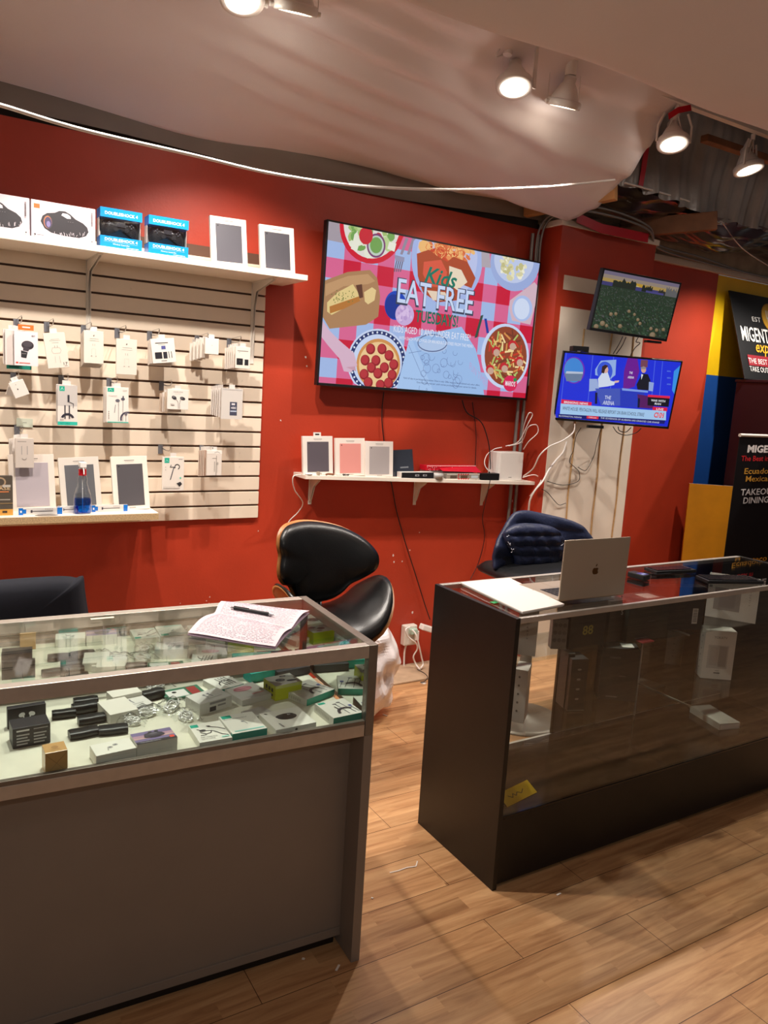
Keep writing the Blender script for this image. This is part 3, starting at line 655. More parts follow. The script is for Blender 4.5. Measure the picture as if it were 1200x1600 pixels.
for i, (p, lab) in enumerate((((8, 516, 40, 571), 'pale pack behind the car charger pack, next to it'), ((5, 515, 34, 570), 'pale pack behind the car charger pack, farthest back'), )): pack(*p, 3.625+.02*i, lab, None, (222, 212, 206), .01, group='packs behind the car charger')
pack(10, 530, 49, 577, 3.67, 'teal-based pack poking out below the car charger pack', lambda a: (a.rect(0, .86, 1, 1, TE), a.rect(.1, .9, .5, .96, (20, 110, 100))), (222, 214, 206), .01)
pack(71, 520, 105, 575, F, 'white adapter box numbered 17 hanging at a tilt', art_adapter, (224, 214, 202), .008, tilt=-.14)
pack(131, 517, 162, 568, F-.01, 'white adapter box in front of its stack below the left shelf bracket', art_plain, (226, 216, 204))
stack(4, F+.006, -1.1, 1.6, .016, 'white adapter box in the stack behind the one under the bracket', (131, 517, 162, 568), art_plain, 'stacked adapter boxes', col=(220, 210, 198), D=.012)
pack(181.5, 530, 214, 585.5, F, 'tall narrow white box hanging alone beside the adapter stack', art_plain, (224, 214, 202), .008)
pack(237, 529, 274, 567, F-.01, 'tilted white box printed with black squares and two cables', art_black, (236, 228, 220), .01, tilt=-.13)
stack(3, F+.006, -1.5, 1.2, .02, 'white pack fanned behind the box with black squares and cables', (236, 530, 272, 568), None, 'packs behind the black-squares box', col=(226, 216, 206), D=.01, tilt=-.02)
pack(320.5, 528.5, 342, 553.5, F-.02, 'blank white cube-like box at the front of a fanned row', lambda a: a.disc(.5, .45, .003, (214, 206, 200)), (240, 232, 222), .022)
stack(4, F+.006, -5.4, 1.6, .022, 'blank white box fanned out behind the front blank one', (317, 530, 335, 558), None, 'fanned blank white boxes', col=(230, 222, 212), D=.008, yaw=.5)
pack(368, 542, 391, 576, F-.02, 'white box with two black squares nearest the panel edge', art_twosq, (236, 228, 218), .008)
stack(5, F, -3.1, .5, .02, 'white box fanned behind the one with two black squares', (366, 542, 384, 575), None, 'fanned two-squares boxes', col=(228, 218, 208), D=.006, yaw=.35)
pack(18, 595, 42, 620, F-.01, 'small white cube box hanging tilted in the second row', lambda a: (a.disc(.4, .2, .0018, GY), a.ell(.4, .5, .04, .05, DK)), (226, 216, 208), .028, tilt=-.4)
pack(12, 598, 32, 620, F+.03, 'small white box behind the tilted cube box', None, (220, 210, 200), .02, tilt=.3)
pack(90, 602, 121, 664.5, F-.01, 'pack with a coiled dark cable and teal foot', art_cable, (226, 218, 210), .008, name='cable_pack')
pack(88, 601, 118, 662, F+.012, 'second cable pack hidden behind the teal-footed one', None, (210, 202, 196), .008)
pack(166.5, 605, 201, 660.5, F-.01, 'pack with wired earphones and a teal logo square', art_ear, (234, 226, 218), .012, name='earphone_pack')
stack(2, F+.006, -2.2, .4, .018, 'white pack right behind the wired earphone pack', (166.5, 605, 201, 660), None, 'packs behind the earphone pack', col=(220, 212, 204), D=.012)
pack(261.5, 608.5, 294.5, 640, F-.03, 'small square box with black earbuds in front of a fan', art_buds, (232, 224, 216), .012, name='earbud_box')
for i, (dx, c) in enumerate(((-5, (214, 204, 192)), (-9, (206, 186, 166)), (-13, (222, 212, 202)), (-17, (200, 180, 162)))):
    pack(266+dx, 612+i, 290+dx, 644, F+.0+i*.02, ['cream box first behind the black earbud box', 'tan box second behind the black earbud box', 'cream box third behind the black earbud box', 'tan box farthest behind the black earbud box'][i], None, c, .008, yaw=.3)
pack(262, 612, 290, 648, F+.09, 'clear sleeve dangling behind the earbud boxes', None, (220, 220, 216), .004, mat='film', tabmat='film', name='plastic_sleeve', cat='plastic sleeve')
o = pack(346, 607, 379, 655, F-.03, 'clear zip bag with a dark label numbered 480', art_480, (214, 208, 202), .010, name='accessory_bag', cat='bag')
for i in range(5): pack(341-3.1*i, 607+.6*i, 350-3.1*i, 652-i, F-.01+.02*i, ['clear bag', 'clear bag'][0]+' fanned to the left of the numbered one', None, (224, 218, 212), .004, yaw=.6, tilt=.04*(i % 2), group='fanned clear bags', name='accessory_bag', cat='bag')
pack(24, 685, 53, 731, F-.02, 'clear-fronted pack with a U-shaped cable below the green price card', art_u, (206, 194, 184), .014)
stack(3, F+.006, -2.6, .4, .02, 'white pack behind the U-shaped cable pack', (22, 685, 48, 729), None, 'packs behind the U-shaped cable pack', col=(222, 212, 204), D=.008)
c = onY(38.5, 660.5, 3.745); o = G().box((-.033, -.003, -.019), (.033, 0, .019), (208, 214, 196)).box((-.008, -.0034, -.001), (.008, -.003, .001), (110, 110, 100)).build('price_card', 'card', None, c, (0, .03, 0), .001); tag(o, 'pale green price card stuck on the slatted panel', 'price card')
pack(253.5, 714, 287.5, 767, F-.01, 'white box with a black ear-hook headset', art_bt, (228, 220, 210), .008, name='headset_box')
pack(323, 704, 346.5, 743, F-.02, 'white cable box in front of the striped stack, lowest row', art_cables2, (222, 212, 202), .014)
stack(4, F, -2.6, .2, .018, 'thin brown-edged cable box in the stack beside the front one', (320, 703, 336, 743), lambda a: a.rect(.0, .0, .35, 1, (186, 158, 140)), 'thin cable boxes in the lowest row', col=(224, 212, 200), D=.006, yaw=.3)
# screws on the panel
for i, (x, y) in enumerate(((204, 451), (374, 708), (374, 729.5), (390, 781), (366, 595), (378, 595.5))):
    c = onY(x, y, 3.7495); tag(G().lathe([(.0001, -.002), (.003, -.0015), (.004, 0)], 12).build('screw', 'alu_dark', None, c, (PI/2, 0, 0)), ['dark screw high on the panel under the top shelf', 'dark screw at the panel edge, upper of a close pair', 'dark screw at the panel edge, lower of a close pair', 'dark screw near the bottom right corner of the panel', 'dark screw below the two-squares boxes, left one', 'dark screw below the two-squares boxes, right one'][i], 'screw')

# ---- particle board shelf
t = thing('display_shelf', 'short white chipboard shelf low on the slatted panel', 'shelf', (0, 0, 0))
ZL = 1.058
G().box((-1.2, 3.452, ZL-.03), (.912, 3.749, ZL)).build('board', 'shelf_white', t)
G().box((-1.2, 3.450, ZL-.03), (.912, 3.4519, ZL-.002)).build('raw_edge', 'chip_edge', t)['label'] = 'raw speckled chipboard front edge'
def phonecase_art(Fa):
    a = Fa['front']; a.rect(0, .0, 1, .84, (84, 76, 66)); a.rect(0, .84, 1, 1, (206, 150, 66)); a.disc(.55, .15, .02, (176, 150, 120)); a.disc(.55, .15, .014, (84, 76, 66)); a.text('CASE', .6, .31, .075, (226, 196, 150), w=.62, al='c', bold=.01); a.rect(.4, .38, .85, .41, (214, 130, 80)); a.rect(.62, .22, .92, .28, (196, 190, 180)); a.rect(.4, .58, .9, .61, (170, 160, 148)); a.rect(0, .68, 1, .70, (150, 124, 86)); a.rect(.3, .88, .46, .93, (60, 50, 40)); a.rect(.6, .88, .78, .93, (60, 50, 40))
x1 = onY(20.5, 805, 3.50).x; carton('phone_case_box', .10, .03, .165, (34, 30, 28), 'black and gold phone case box at the left end of the low shelf', 'phone case box', (x1-.05, 3.515, ZL), .0, art=phonecase_art)
x0 = onY(16, 800, 3.62).x; x1 = onY(87, 795, 3.62).x
tablet_box(x1-x0, .245, (226, 214, 202), (176, 166, 172), 'white box with a large lilac-grey cover behind the blue brush packs', ((x0+x1)/2, 3.60, ZL), .14, -.02, 0, shiny=True)
x0 = onY(97, 795, 3.60).x; x1 = onY(160, 792, 3.60).x
t2 = tablet_box(x1-x0, .235, (214, 206, 196), (98, 98, 102), 'scuffed grey film-wrapped tablet cover behind the spray bottle', ((x0+x1)/2, 3.60, ZL), .16, -.05, 0, hole=False, shiny=True)
x0 = onY(177, 795, 3.58).x; x1 = onY(233, 796, 3.58).x
tablet_box(x1-x0, .245, (232, 222, 210), (80, 76, 80), 'white box with a dark grey cover at the right end of the low shelf', ((x0+x1)/2, 3.56, ZL), .16, -.04, 0)
# spray bottle
c = onY(129, 806, 3.495); 
t = thing('spray_bottle', 'clear spray bottle half full of blue liquid on the low shelf', 'bottle', (c.x, 3.495, ZL))
prof = [(.034, .0), (.037, .006), (.037, .05), (.034, .085), (.024, .118), (.019, .135), (.021, .15), (.016, .172)]
G().lathe([(.0001, .001)]+prof, 32, sy=.72).build('bottle_body', 'clear_plastic', t)
G().lathe([(.0001, .003), (.033, .003), (.0355, .008), (.0355, .05), (.034, .068), (.0001, .068)], 32, sy=.70).build('liquid', 'blue_liquid', t)
G().cyl((0, 0, .168), (0, 0, .196), .0165, n=24, col=(190, 24, 36)).build('collar', 'gloss_card', t)['label'] = 'red screw collar'
g = G().cyl((0, 0, .196), (0, 0, .206), .014, .012, 20, (236, 234, 230)); g.box((-.014, -.030, .204), (.012, .022, .226), (236, 234, 230)).tube([(0, -.022, .205), (0, -.034, .19), (0, -.036, .176)], .003, 6, (236, 234, 230)); g.build('trigger_head', 'gloss_card', t, bevel=.003)
G().cyl((0, 0, .01), (0, 0, .17), .002, n=8, col=(224, 224, 224)).build('dip_tube', 'card', t)
def brushpack(px0, px1, py, Y, label, flip=False):
    a0 = onY(px0, py, Y).x; a1 = onY(px1, py, Y).x; W = a1-a0
    def art(Fa):
        a = Fa['front']; a.rect(.0, 0, .10, 1, (28, 110, 196)); a.rect(.10, .2, .17, .8, (28, 110, 196)); a.rect(.88, 0, 1, 1, (28, 110, 196)); a.rect(.03, .35, .07, .65, (220, 228, 236)); a.rect(.3, .44, .78, .52, (70, 68, 80)); a.rect(.27, .3, .31, .68, (70, 68, 80))
        for k in range(5): a.rect(.60+.04*k, .12, .62+.04*k, .28, (170, 164, 160))
    carton('cleaning_brush_pack', W, .012, .030, (214, 210, 206), label, 'brush pack', ((a0+a1)/2, Y, ZL), art=art, mat='gloss_card', group='blue and white brush packs')
brushpack(29, 97, 803, 3.50, 'blue and white brush pack left of the spray bottle'); brushpack(90, 122, 801, 3.525, 'half-hidden blue and white brush pack behind the spray bottle'); brushpack(143, 199, 799, 3.53, 'blue and white brush pack right of the spray bottle')
c = onZ(76, 809, ZL); tag(G().lathe([(.0001, .004), (.02, .004), (.03, .002), (.036, .0), (.0001, 0)], 24, sx=1.3, sy=.6, col=(120, 112, 104)).build('charging_puck', 'gloss_card', None, (c.x, 3.475, ZL)), 'flat silver puck in clear film at the shelf front', 'charging puck')
# ================================================================== SCREENS ON THE WALL
def screen_frame(c, w_, h, yaw, tilt, roll):
    R = Matrix.Rotation(yaw, 4, 'Z') @ Matrix.Rotation(tilt, 4, 'X') @ Matrix.Rotation(roll, 4, 'Y')
    return Matrix.Translation(V(c)) @ R
def tv(label, c, w_, h, yaw, tilt, roll, art, mat, D=.03, bez=.008, step=.000005):
    M = screen_frame(c, w_, h, yaw, tilt, roll); t = thing('wall_television', label, 'television', M.translation, M.to_euler())
    g = G().box((-w_/2, .001, -h/2), (w_/2, D, h/2)).box((-w_*.28, D, -h*.36), (w_*.28, D+.022, h*.12))
    g.box((-w_/2, -.004, -h/2), (-w_/2+bez, .001, h/2)).box((w_/2-bez, -.004, -h/2), (w_/2, .001, h/2)).box((-w_/2, -.004, h/2-bez), (w_/2, .001, h/2)).box((-w_/2, -.004, -h/2), (w_/2, .001, -h/2+bez*1.6))
    g.build('housing', 'black_plastic', t, bevel=.0015, seg=1)
    W2, H2 = w_-2*bez, h-2.6*bez; zt = h/2-bez
    P0 = M @ V((-W2/2, 0, zt)); U = M.to_3x3() @ V((W2, 0, 0)); Vd = M.to_3x3() @ V((0, 0, -H2))
    g = G(); g.M = M.inverted(); a = Art(g, P0, U, Vd, step); a.rect(0, 0, 1, 1, (20, 20, 30)); art(a)
    # keep the picture inside the glass area
    for i, p in enumerate(g.v): g.v[i] = (max(-W2/2, min(W2/2, p[0])), p[1], max(zt-H2, min(zt, p[2])))
    g.build('screen', mat, t)
    return t, M
def Z1(x, y): return (480+x/3.158, 330+y/3.158)
def art_food(a):
    q = lambda x, y: a.px(*Z1(x, y)); P = lambda pts, c: a.poly([q(*p) for p in pts], c); rnd = random.Random(3)
    a.rect(0, 0, 1, 1, (214, 176, 214)); wh = (166, 190, 236); pk = (222, 104, 150); rd = (206, 22, 58)
    n = 14; m = 8.0                                   # gingham
    for i in range(n):
        for j in range(9):
            c = wh if (i % 2 == 0 and j % 2 == 1) else rd if (i % 2 == 1 and j % 2 == 0) else pk
            a.e += 0 if (i or j) else a.st
            u0, v0 = (i+.0)/n, (j-.3)/m; a.g.add([a.at(*p) for p in ((u0, max(0, v0)), (u0+1/n, max(0, v0)), (u0+1/n, min(1, v0+1/m)), (u0, min(1, v0+1/m)))], [(3, 2, 1, 0)], c)
    def blobs(cx, cy, rx, ry, n_, sz, cols, clipv=None):
        for k in range(n_):
            t = rnd.random()*6.28; r = math.sqrt(rnd.random()); u, v = q(cx+rx*r*math.cos(t), cy+ry*r*math.sin(t)); s_ = sz*(.6+.8*rnd.random())
            a.ell(u, v, s_, s_*a.W/a.H*(.5+rnd.random()*.6), rnd.choice(cols), 9, rnd.random()*3)
    def E(cx, cy, rx, ry, c, n_=36): P([(cx+rx*math.cos(2*PI*k/n_), cy+ry*math.sin(2*PI*k/n_)) for k in range(n_)], c)
    P([(92, 40), (300, 80), (240, 170), (92, 140)], (170, 160, 170))
    E(320, 70, 160, 190, (214, 30, 54)); E(320, 62, 140, 172, (232, 226, 220)); blobs(320, 100, 110, 120, 60, .018, [(120, 170, 90), (190, 214, 150), (236, 238, 220), (200, 60, 70), (168, 196, 120)])
    E(340, 170, 46, 60, (130, 70, 120)); E(340, 170, 38, 50, (196, 214, 200)); E(340, 168, 30, 40, (120, 168, 90)); P([(230, 130), (260, 150), (245, 200), (215, 185)], (240, 240, 224)); P([(405, 150), (440, 160), (430, 200), (395, 185)], (240, 240, 224)); E(290, 120, 34, 44, (206, 50, 62))
    # cutlery
    for d in (0, 34): P([(485+d, 130), (500+d, 135), (470+d, 215), (458+d, 212)], (150, 140, 160))
    for k in range(4): P([(440+k*10, 240), (445+k*10, 242), (432+k*10, 300), (427+k*10, 298)], (110, 100, 120))
    P([(430, 215), (480, 228), (478, 250), (436, 245)], (150, 150, 180))
    # board with sandwich
    P([(78, 340), (200, 300), (310, 290), (345, 330), (360, 420), (350, 520), (290, 560), (110, 580), (62, 520)], (176, 132, 92)); P([(90, 360), (200, 320), (300, 310), (335, 345), (300, 360), (180, 370), (90, 420)], (198, 154, 110))
    P([(98, 450), (150, 400), (225, 360), (250, 400), (262, 440), (180, 480), (120, 512), (98, 495)], (232, 206, 140)); P([(110, 470), (255, 420), (262, 442), (180, 482), (112, 505)], (186, 120, 52)); P([(280, 400), (320, 375), (340, 390), (332, 440), (300, 460), (284, 445)], (234, 206, 146)); P([(240, 365), (270, 360), (276, 425), (258, 430)], (96, 56, 40))
    for k in range(40): u, v = q(120+rnd.random()*120, 390+rnd.random()*60); a.ell(u, v, .0022, .004, (110, 120, 60), 6)
    # spaghetti plate
    E(690, 230, 176, 240, (168, 186, 236)); E(690, 225, 150, 215, (190, 200, 240)); blobs(690, 180, 128, 110, 70, .022, [(226, 120, 70), (238, 150, 90), (206, 70, 40), (244, 190, 120)])
    for k in range(60):
        cx, cy = 600+rnd.random()*190, 110+rnd.random()*120; u, v = q(cx, cy); a.arc(u, v, .02+.02*rnd.random(), rnd.random()*6, rnd.random()*6+2.4, .004, rnd.choice([(248, 190, 120), (232, 130, 70), (214, 90, 50)]), 6)
    P([(540, 210), (600, 190), (640, 220), (690, 250), (720, 225), (790, 250), (830, 330), (810, 380), (760, 360), (740, 440), (640, 450), (570, 400), (545, 320)], (176, 74, 40)); P([(575, 250), (660, 240), (690, 300), (680, 380), (600, 370), (570, 310)], (222, 90, 66)); P([(700, 270), (760, 290), (790, 350), (740, 390), (700, 360)], (240, 222, 196)); P([(590, 390), (680, 400), (700, 440), (620, 440)], (236, 214, 190))
    # pasta bowl top right
    P([(860, 190), (900, 195), (905, 280), (860, 275)], (180, 170, 180)); E(1025, 250, 122, 145, (160, 178, 226)); E(1020, 240, 98, 115, (196, 208, 240)); blobs(1012, 265, 66, 70, 60, .012, [(236, 232, 196), (220, 214, 170), (246, 244, 222), (200, 194, 140)])
    # blue cup
    E(435, 465, 54, 72, (20, 70, 190)); E(425, 470, 42, 60, (10, 50, 150)); E(480, 510, 46, 54, (206, 178, 226)); blobs(480, 510, 36, 40, 30, .008, [(222, 196, 236), (190, 160, 214)])
    # glass with milk, hand
    P([(1000, 440), (1120, 350), (1150, 370), (1150, 470), (1100, 560), (1010, 540), (995, 480)], (216, 186, 200)); E(1060, 480, 50, 64, (176, 196, 240)); E(1058, 482, 38, 52, (214, 226, 250))
    # plate rim with pizza
    E(345, 745, 148, 165, (206, 220, 250)); E(345, 745, 140, 156, (36, 52, 110)); E(345, 745, 122, 138, (206, 220, 250))
    for k in range(36):
        t = 2*PI*k/36; u, v = q(345+131*math.cos(t), 745+147*math.sin(t)); a.ell(u, v, .0055, .008, (230, 238, 252), 4, t)
    E(350, 755, 108, 126, (214, 150, 84)); E(350, 757, 96, 112, (244, 206, 150))
    for cx, cy in ((312, 680), (368, 680), (403, 712), (285, 735), (338, 737), (316, 772), (380, 772), (426, 757), (280, 805), (348, 800), (418, 808), (300, 845), (360, 858), (400, 848)): E(cx, cy, 23, 27, (150, 28, 40), 16); E(cx-2, cy-3, 18, 21, (188, 52, 60), 14)
    # child's arm
    P([(70, 540), (110, 590), (160, 640), (230, 700), (246, 760), (215, 795), (180, 790), (160, 730), (100, 660), (62, 620)], (220, 184, 206)); P([(190, 770), (240, 790), (236, 765)], (206, 160, 180))
    P([(500, 630), (620, 600), (760, 570), (830, 680), (850, 760), (870, 930), (560, 912), (440, 880), (492, 740)], (160, 194, 240)); P([(440, 880), (500, 640), (520, 640), (620, 905)], (172, 204, 246))
    # line drawing on the placemat: plain circles and leaves
    lk = (92, 110, 160)
    for k in range(26):
        cx, cy = 560+rnd.random()*200, 690+rnd.random()*200; u, v = q(cx, cy); r = .01+.022*rnd.random(); a.arc(u, v, r, 0, 6.28 if k % 2 else 3.6, .0018, lk, 14)
    a.line([q(500, 660), q(560, 800), q(600, 860)], .002, lk); a.line([q(640, 600), q(560, 690), q(500, 700)], .002, lk); E(617, 668, 72, 30, (180, 204, 240)); u, v = q(617, 650)
    a.line([q(547+70-72*math.cos(t), 650+42*math.sin(t)) for t in [i*2*PI/24 for i in range(25)]], .006, (96, 110, 150)); a.text('FUN TIMES', *q(800, 760), .05, (190, 170, 220), w=.10, slope=1.2)
    # oval dish bottom right
    E(975, 715, 118, 160, (206, 220, 250)); E(978, 715, 104, 146, (150, 70, 44)); 
    for k in range(80):
        t = rnd.random()*6.28; r = math.sqrt(rnd.random())*.9; cx, cy = 978+96*r*math.cos(t), 715+134*r*math.sin(t); an = rnd.random()*3.1; dx, dy = 20*math.cos(an), 20*math.sin(an)
        a.line([q(cx-dx, cy-dy), q(cx+dx, cy+dy)], .011, rnd.choice([(238, 196, 120), (222, 150, 80), (206, 60, 40), (180, 200, 110), (250, 222, 160), (120, 60, 40)]))
    for cx, cy in ((930, 690), (1010, 660), (900, 780), (970, 770), (1045, 740)): E(cx, cy, 20, 24, (200, 40, 50), 12); E(cx+3, cy+8, 16, 18, (206, 170, 150), 12)
    E(1000, 850, 34, 40, (222, 40, 90)); a.text("MARIO'S", *q(1001, 850), .035, (244, 240, 250), w=.055, al='c', bold=.02, slope=.05); P([(1015, 826), (1030, 822), (1032, 838), (1018, 842)], (40, 150, 80))
    # crayons
    P([(855, 515), (868, 512), (838, 622), (824, 626)], (50, 80, 70)); P([(872, 530), (884, 530), (896, 600), (884, 604)], (30, 60, 160))
    # the headline
    u, v = q(660, 322); a.text('Kids', u, v, .105, (10, 120, 100), w=.155, al='c', sh=.35, bold=.02, slope=.08)
    u, v = q(638, 418); a.text('EAT FREE', u, v+.004, .165, (60, 66, 90), w=.372, al='c', bold=.03, slope=.02); a.text('EAT FREE', u, v, .155, (206, 222, 252), w=.36, al='c', bold=.01, slope=.02)
    u, v = q(640, 530); a.text('TUESDAYS!', u, v, .078, (8, 112, 92), w=.205, al='c', bold=.02)
    u, v = q(622, 602); a.text("KIDS AGED 10 AND UNDER EAT FREE*", u, v, .046, (236, 240, 255), w=.37, al='c'); u, v = q(640, 646); a.text("WITH EACH PURCHASE OF AN ADULT ENTREE FROM THE MENU", u, v, .022, (236, 240, 255), w=.36, al='c')
    u, v = q(668, 838); a.text('Valid all day at participating locations. Dine in only. Offer may not be combined with other offers.', u, v, .012, (60, 70, 110), w=.38, al='c', slope=.02); u, v = q(690, 856); a.text('One free kids meal per adult entree purchased. Ask your server for details.', u, v, .012, (60, 70, 110), w=.3, al='c', slope=.02)
tv('large wall television showing a kids eat free pizza advert', (2.511, 3.671, 2.081), 1.45, .83, .009, .017, .01, art_food, 'screen', .035, .009)
G().box((2.2, 3.728, 1.85), (2.8, YW-.001, 2.2)).build('television_bracket', 'black_plastic').name = 'television_bracket'
tag(bpy.data.objects['television_bracket'], 'black bracket plate behind the large television', 'bracket')

def Z4(x, y): return (840+x/3.3333, 400+y/3.3333)
def art_field(a):
    q = lambda x, y: a.px(*Z4(x, y)); P = lambda pts, c: a.poly([q(*p) for p in pts], c); rnd = random.Random(5)
    n = 26
    for i in range(n):                                # evening sky of the picture
        t = i/n; c = (int(150+60*t+30*math.exp(-((t-.8)/.2)**2)), int(140+50*t), int(170-70*t)); a.e += 0; a.g.add([a.at(0, t*.26), a.at(1, t*.26), a.at(1, (t+1)*.26/1-t*0 if False else (t+1/ n*n/n)*.26), a.at(0, (t+1/n)*.26)], [(3, 2, 1, 0)], c)
    a.rect(0, .0, 1, .06, (152, 140, 168)); a.rect(0, .06, 1, .12, (196, 176, 160)); a.rect(0, .12, 1, .18, (226, 190, 110)); a.ell(.42, .17, .16, .05, (246, 196, 70)); a.ell(.44, .19, .05, .03, (255, 240, 160))
    a.rect(0, .18, 1, .26, (88, 84, 150)); 
    def tree(u0, u1, v0, v1, c, k=14):
        pts = [(u0, v1)]+[(u0+(u1-u0)*i/k, v0+(v1-v0)*(.15+.5*rnd.random())*(1 if i in (0, k) else .8)) for i in range(k+1)]+[(u1, v1)]; a.poly(pts, c)
    tree(.14, .44, .05, .25, (52, 60, 50)); tree(.52, .66, .10, .24, (44, 52, 48)); tree(.74, .88, .10, .26, (62, 62, 58)); tree(.84, 1, .04, .28, (130, 130, 132)); a.rect(.58, .21, .82, .26, (100, 96, 170))
    a.rect(0, .245, 1, 1, (58, 78, 58))
    for k in range(900):
        v = .26+.74*rnd.random()**1.1; u = rnd.random(); s_ = .006+.018*(v-.25); c = rnd.choice([(70, 100, 76), (44, 70, 50), (92, 118, 96), (60, 92, 64), (104, 110, 104), (52, 60, 48), (84, 100, 70)])
        if v < .42: c = tuple(int(x*.7+o*.3) for x, o in zip(c, (150, 130, 150)))
        a.ell(u, v, s_, s_*.8, c, 7, rnd.random())
    for u, v, s_ in ((.12, .90, .032), (.05, .97, .03), (.18, .93, .02), (.35, .90, .026), (.56, .74, .02), (.60, .80, .02), (.76, .86, .022), (.84, .87, .022), (.93, .84, .022), (.8, .97, .04), (.2, .72, .022), (.26, .70, .02), (.42, .62, .02), (.5, .66, .018)):
        a.ell(u, v, s_, s_*1.4, (168, 140, 104)); a.ell(u-.005, v-.012, s_*.7, s_*.9, (190, 166, 134))
tv('small upper television on the pier showing a field at sunrise', (3.60, 3.22, 2.241), .575, .345, -.145, .164, .036, art_field, 'screen_dim', .03, .010)

def art_news(a):
    q = lambda x, y: a.px(*Z4(x, y)); P = lambda pts, c: a.poly([q(*p) for p in pts], c)
    a.rect(0, 0, 1, 1, (30, 44, 214)); P([(130, 505), (755, 550), (700, 800), (90, 780)], (34, 52, 222))
    for x in (150, 290, 400, 480, 620, 660): a.line([q(x, 505), q(x-30, 780)], .003, (90, 120, 240))
    def E(cx, cy, rx, ry, c, n_=32): P([(cx+rx*math.cos(2*PI*k/n_), cy+ry*math.sin(2*PI*k/n_)) for k in range(n_)], c)
    E(190, 595, 56, 70, (110, 50, 190)); E(188, 595, 50, 64, (70, 140, 220)); P([(140, 610), (238, 612), (225, 650), (150, 652)], (110, 130, 160)); P([(150, 600), (236, 604), (236, 614), (146, 612)], (190, 200, 220))
    P([(300, 590), (330, 545), (410, 540), (405, 620), (380, 640), (300, 620)], (150, 180, 236)); E(350, 600, 40, 50, (60, 90, 220))
    P([(470, 530), (520, 535), (530, 600), (505, 680), (445, 700), (450, 600)], (110, 30, 150)); a.text('THE', *q(486, 608), .035, (226, 224, 244), w=.03, al='c', bold=.02); a.text('ARENA', *q(486, 632), .035, (226, 224, 244), w=.055, al='c', bold=.02)
    P([(710, 600), (752, 570), (735, 720), (700, 700)], (60, 150, 236)); P([(538, 540), (575, 542), (572, 580), (535, 578)], (120, 70, 90))
    # presenter and guest, desks
    P([(335, 610), (365, 605), (380, 650), (405, 655), (398, 672), (360, 680), (318, 685), (314, 640)], (214, 224, 244)); E(354, 592, 14, 18, (222, 176, 160)); P([(336, 575), (352, 566), (368, 572), (352, 590), (346, 612), (332, 608)], (60, 40, 40)); P([(400, 650), (425, 648), (422, 658), (402, 662)], (226, 184, 170))
    P([(270, 640), (310, 640), (322, 700), (268, 705)], (160, 180, 226)); E(552, 592, 13, 17, (214, 166, 150)); P([(536, 582), (552, 574), (566, 582), (562, 590), (540, 590)], (150, 140, 140)); P([(545, 612), (575, 616), (588, 650), (582, 700), (520, 695), (515, 670), (530, 640)], (24, 26, 40)); P([(540, 615), (550, 618), (540, 645)], (230, 230, 240)); P([(580, 655), (606, 660), (600, 705), (578, 702)], (150, 170, 226))
    P([(300, 690), (440, 690), (430, 780), (330, 778)], (70, 90, 190)); P([(430, 692), (560, 698), (540, 790), (430, 785)], (40, 60, 190)); P([(440, 688), (575, 702), (574, 712), (440, 700)], (130, 160, 236)); P([(520, 720), (620, 735), (600, 795), (525, 790)], (90, 30, 100)); P([(300, 710), (312, 712), (310, 770), (298, 770)], (20, 24, 60)); P([(522, 740), (534, 742), (530, 790), (520, 790)], (20, 24, 60))
    a.text('THE', *q(366, 737), .055, (206, 214, 244), w=.055, al='c', bold=.02); a.text('ARENA', *q(370, 765), .06, (206, 214, 244), w=.10, al='c', bold=.02)
    for yy in (600, 635, 668): a.text('ARENA', *q(684, yy), .02, (120, 160, 240), w=.035, al='c')
    P([(575, 722), (690, 730), (688, 742), (574, 734)], (226, 40, 80)); P([(574, 734), (688, 742), (682, 786), (572, 778)], (20, 20, 34)); a.text('WAR WITH', *q(628, 754), .032, (240, 240, 248), w=.125, al='c', bold=.02); a.text('IRAN', *q(626, 770), .030, (240, 240, 248), w=.055, al='c', bold=.02)
    P([(600, 785), (676, 790), (674, 810), (598, 805)], (222, 30, 70)); a.text('LIVE', *q(637, 798), .032, (244, 240, 246), w=.062, al='c', bold=.02)
    P([(124, 746), (282, 762), (280, 780), (122, 770)], (226, 30, 76)); a.text('BREAKING NEWS', *q(200, 765), .032, (244, 236, 244), w=.21, al='c', bold=.02)
    P([(120, 768), (670, 808), (668, 856), (116, 824)], (168, 206, 244)); a.text('WHITE HOUSE: PENTAGON WILL RELEASE REPORT ON IRAN SCHOOL STRIKE', *q(130, 792), .055, (20, 30, 60), w=.72, slope=-.0)
    a.text('CNN', *q(632, 829), .07, (222, 30, 60), w=.085, al='c', bold=.06); a.text('CNN', *q(632, 829), .055, (244, 200, 214), w=.072, al='c', bold=-.0)
    P([(108, 822), (665, 856), (660, 874), (106, 842)], (24, 30, 110)); a.text('BLOOMINGTON, INDIANA', *q(112, 832), .025, (220, 226, 246), w=.20); P([(256, 832), (318, 836), (316, 850), (255, 846)], (222, 40, 70)); a.text('CNN.com', *q(286, 841), .024, (244, 236, 240), w=.07, al='c'); a.text('THE GOVERNOR OF ALABAMA HAS GRANTED CHE ANANE', *q(328, 843), .026, (226, 232, 250), w=.52)
t3, M3 = tv('lower television on the pier showing a blue breaking news studio', (3.678, 3.368, 1.752), .73, .4234, -.526, .185, .021, art_news, 'screen', .03, .009)
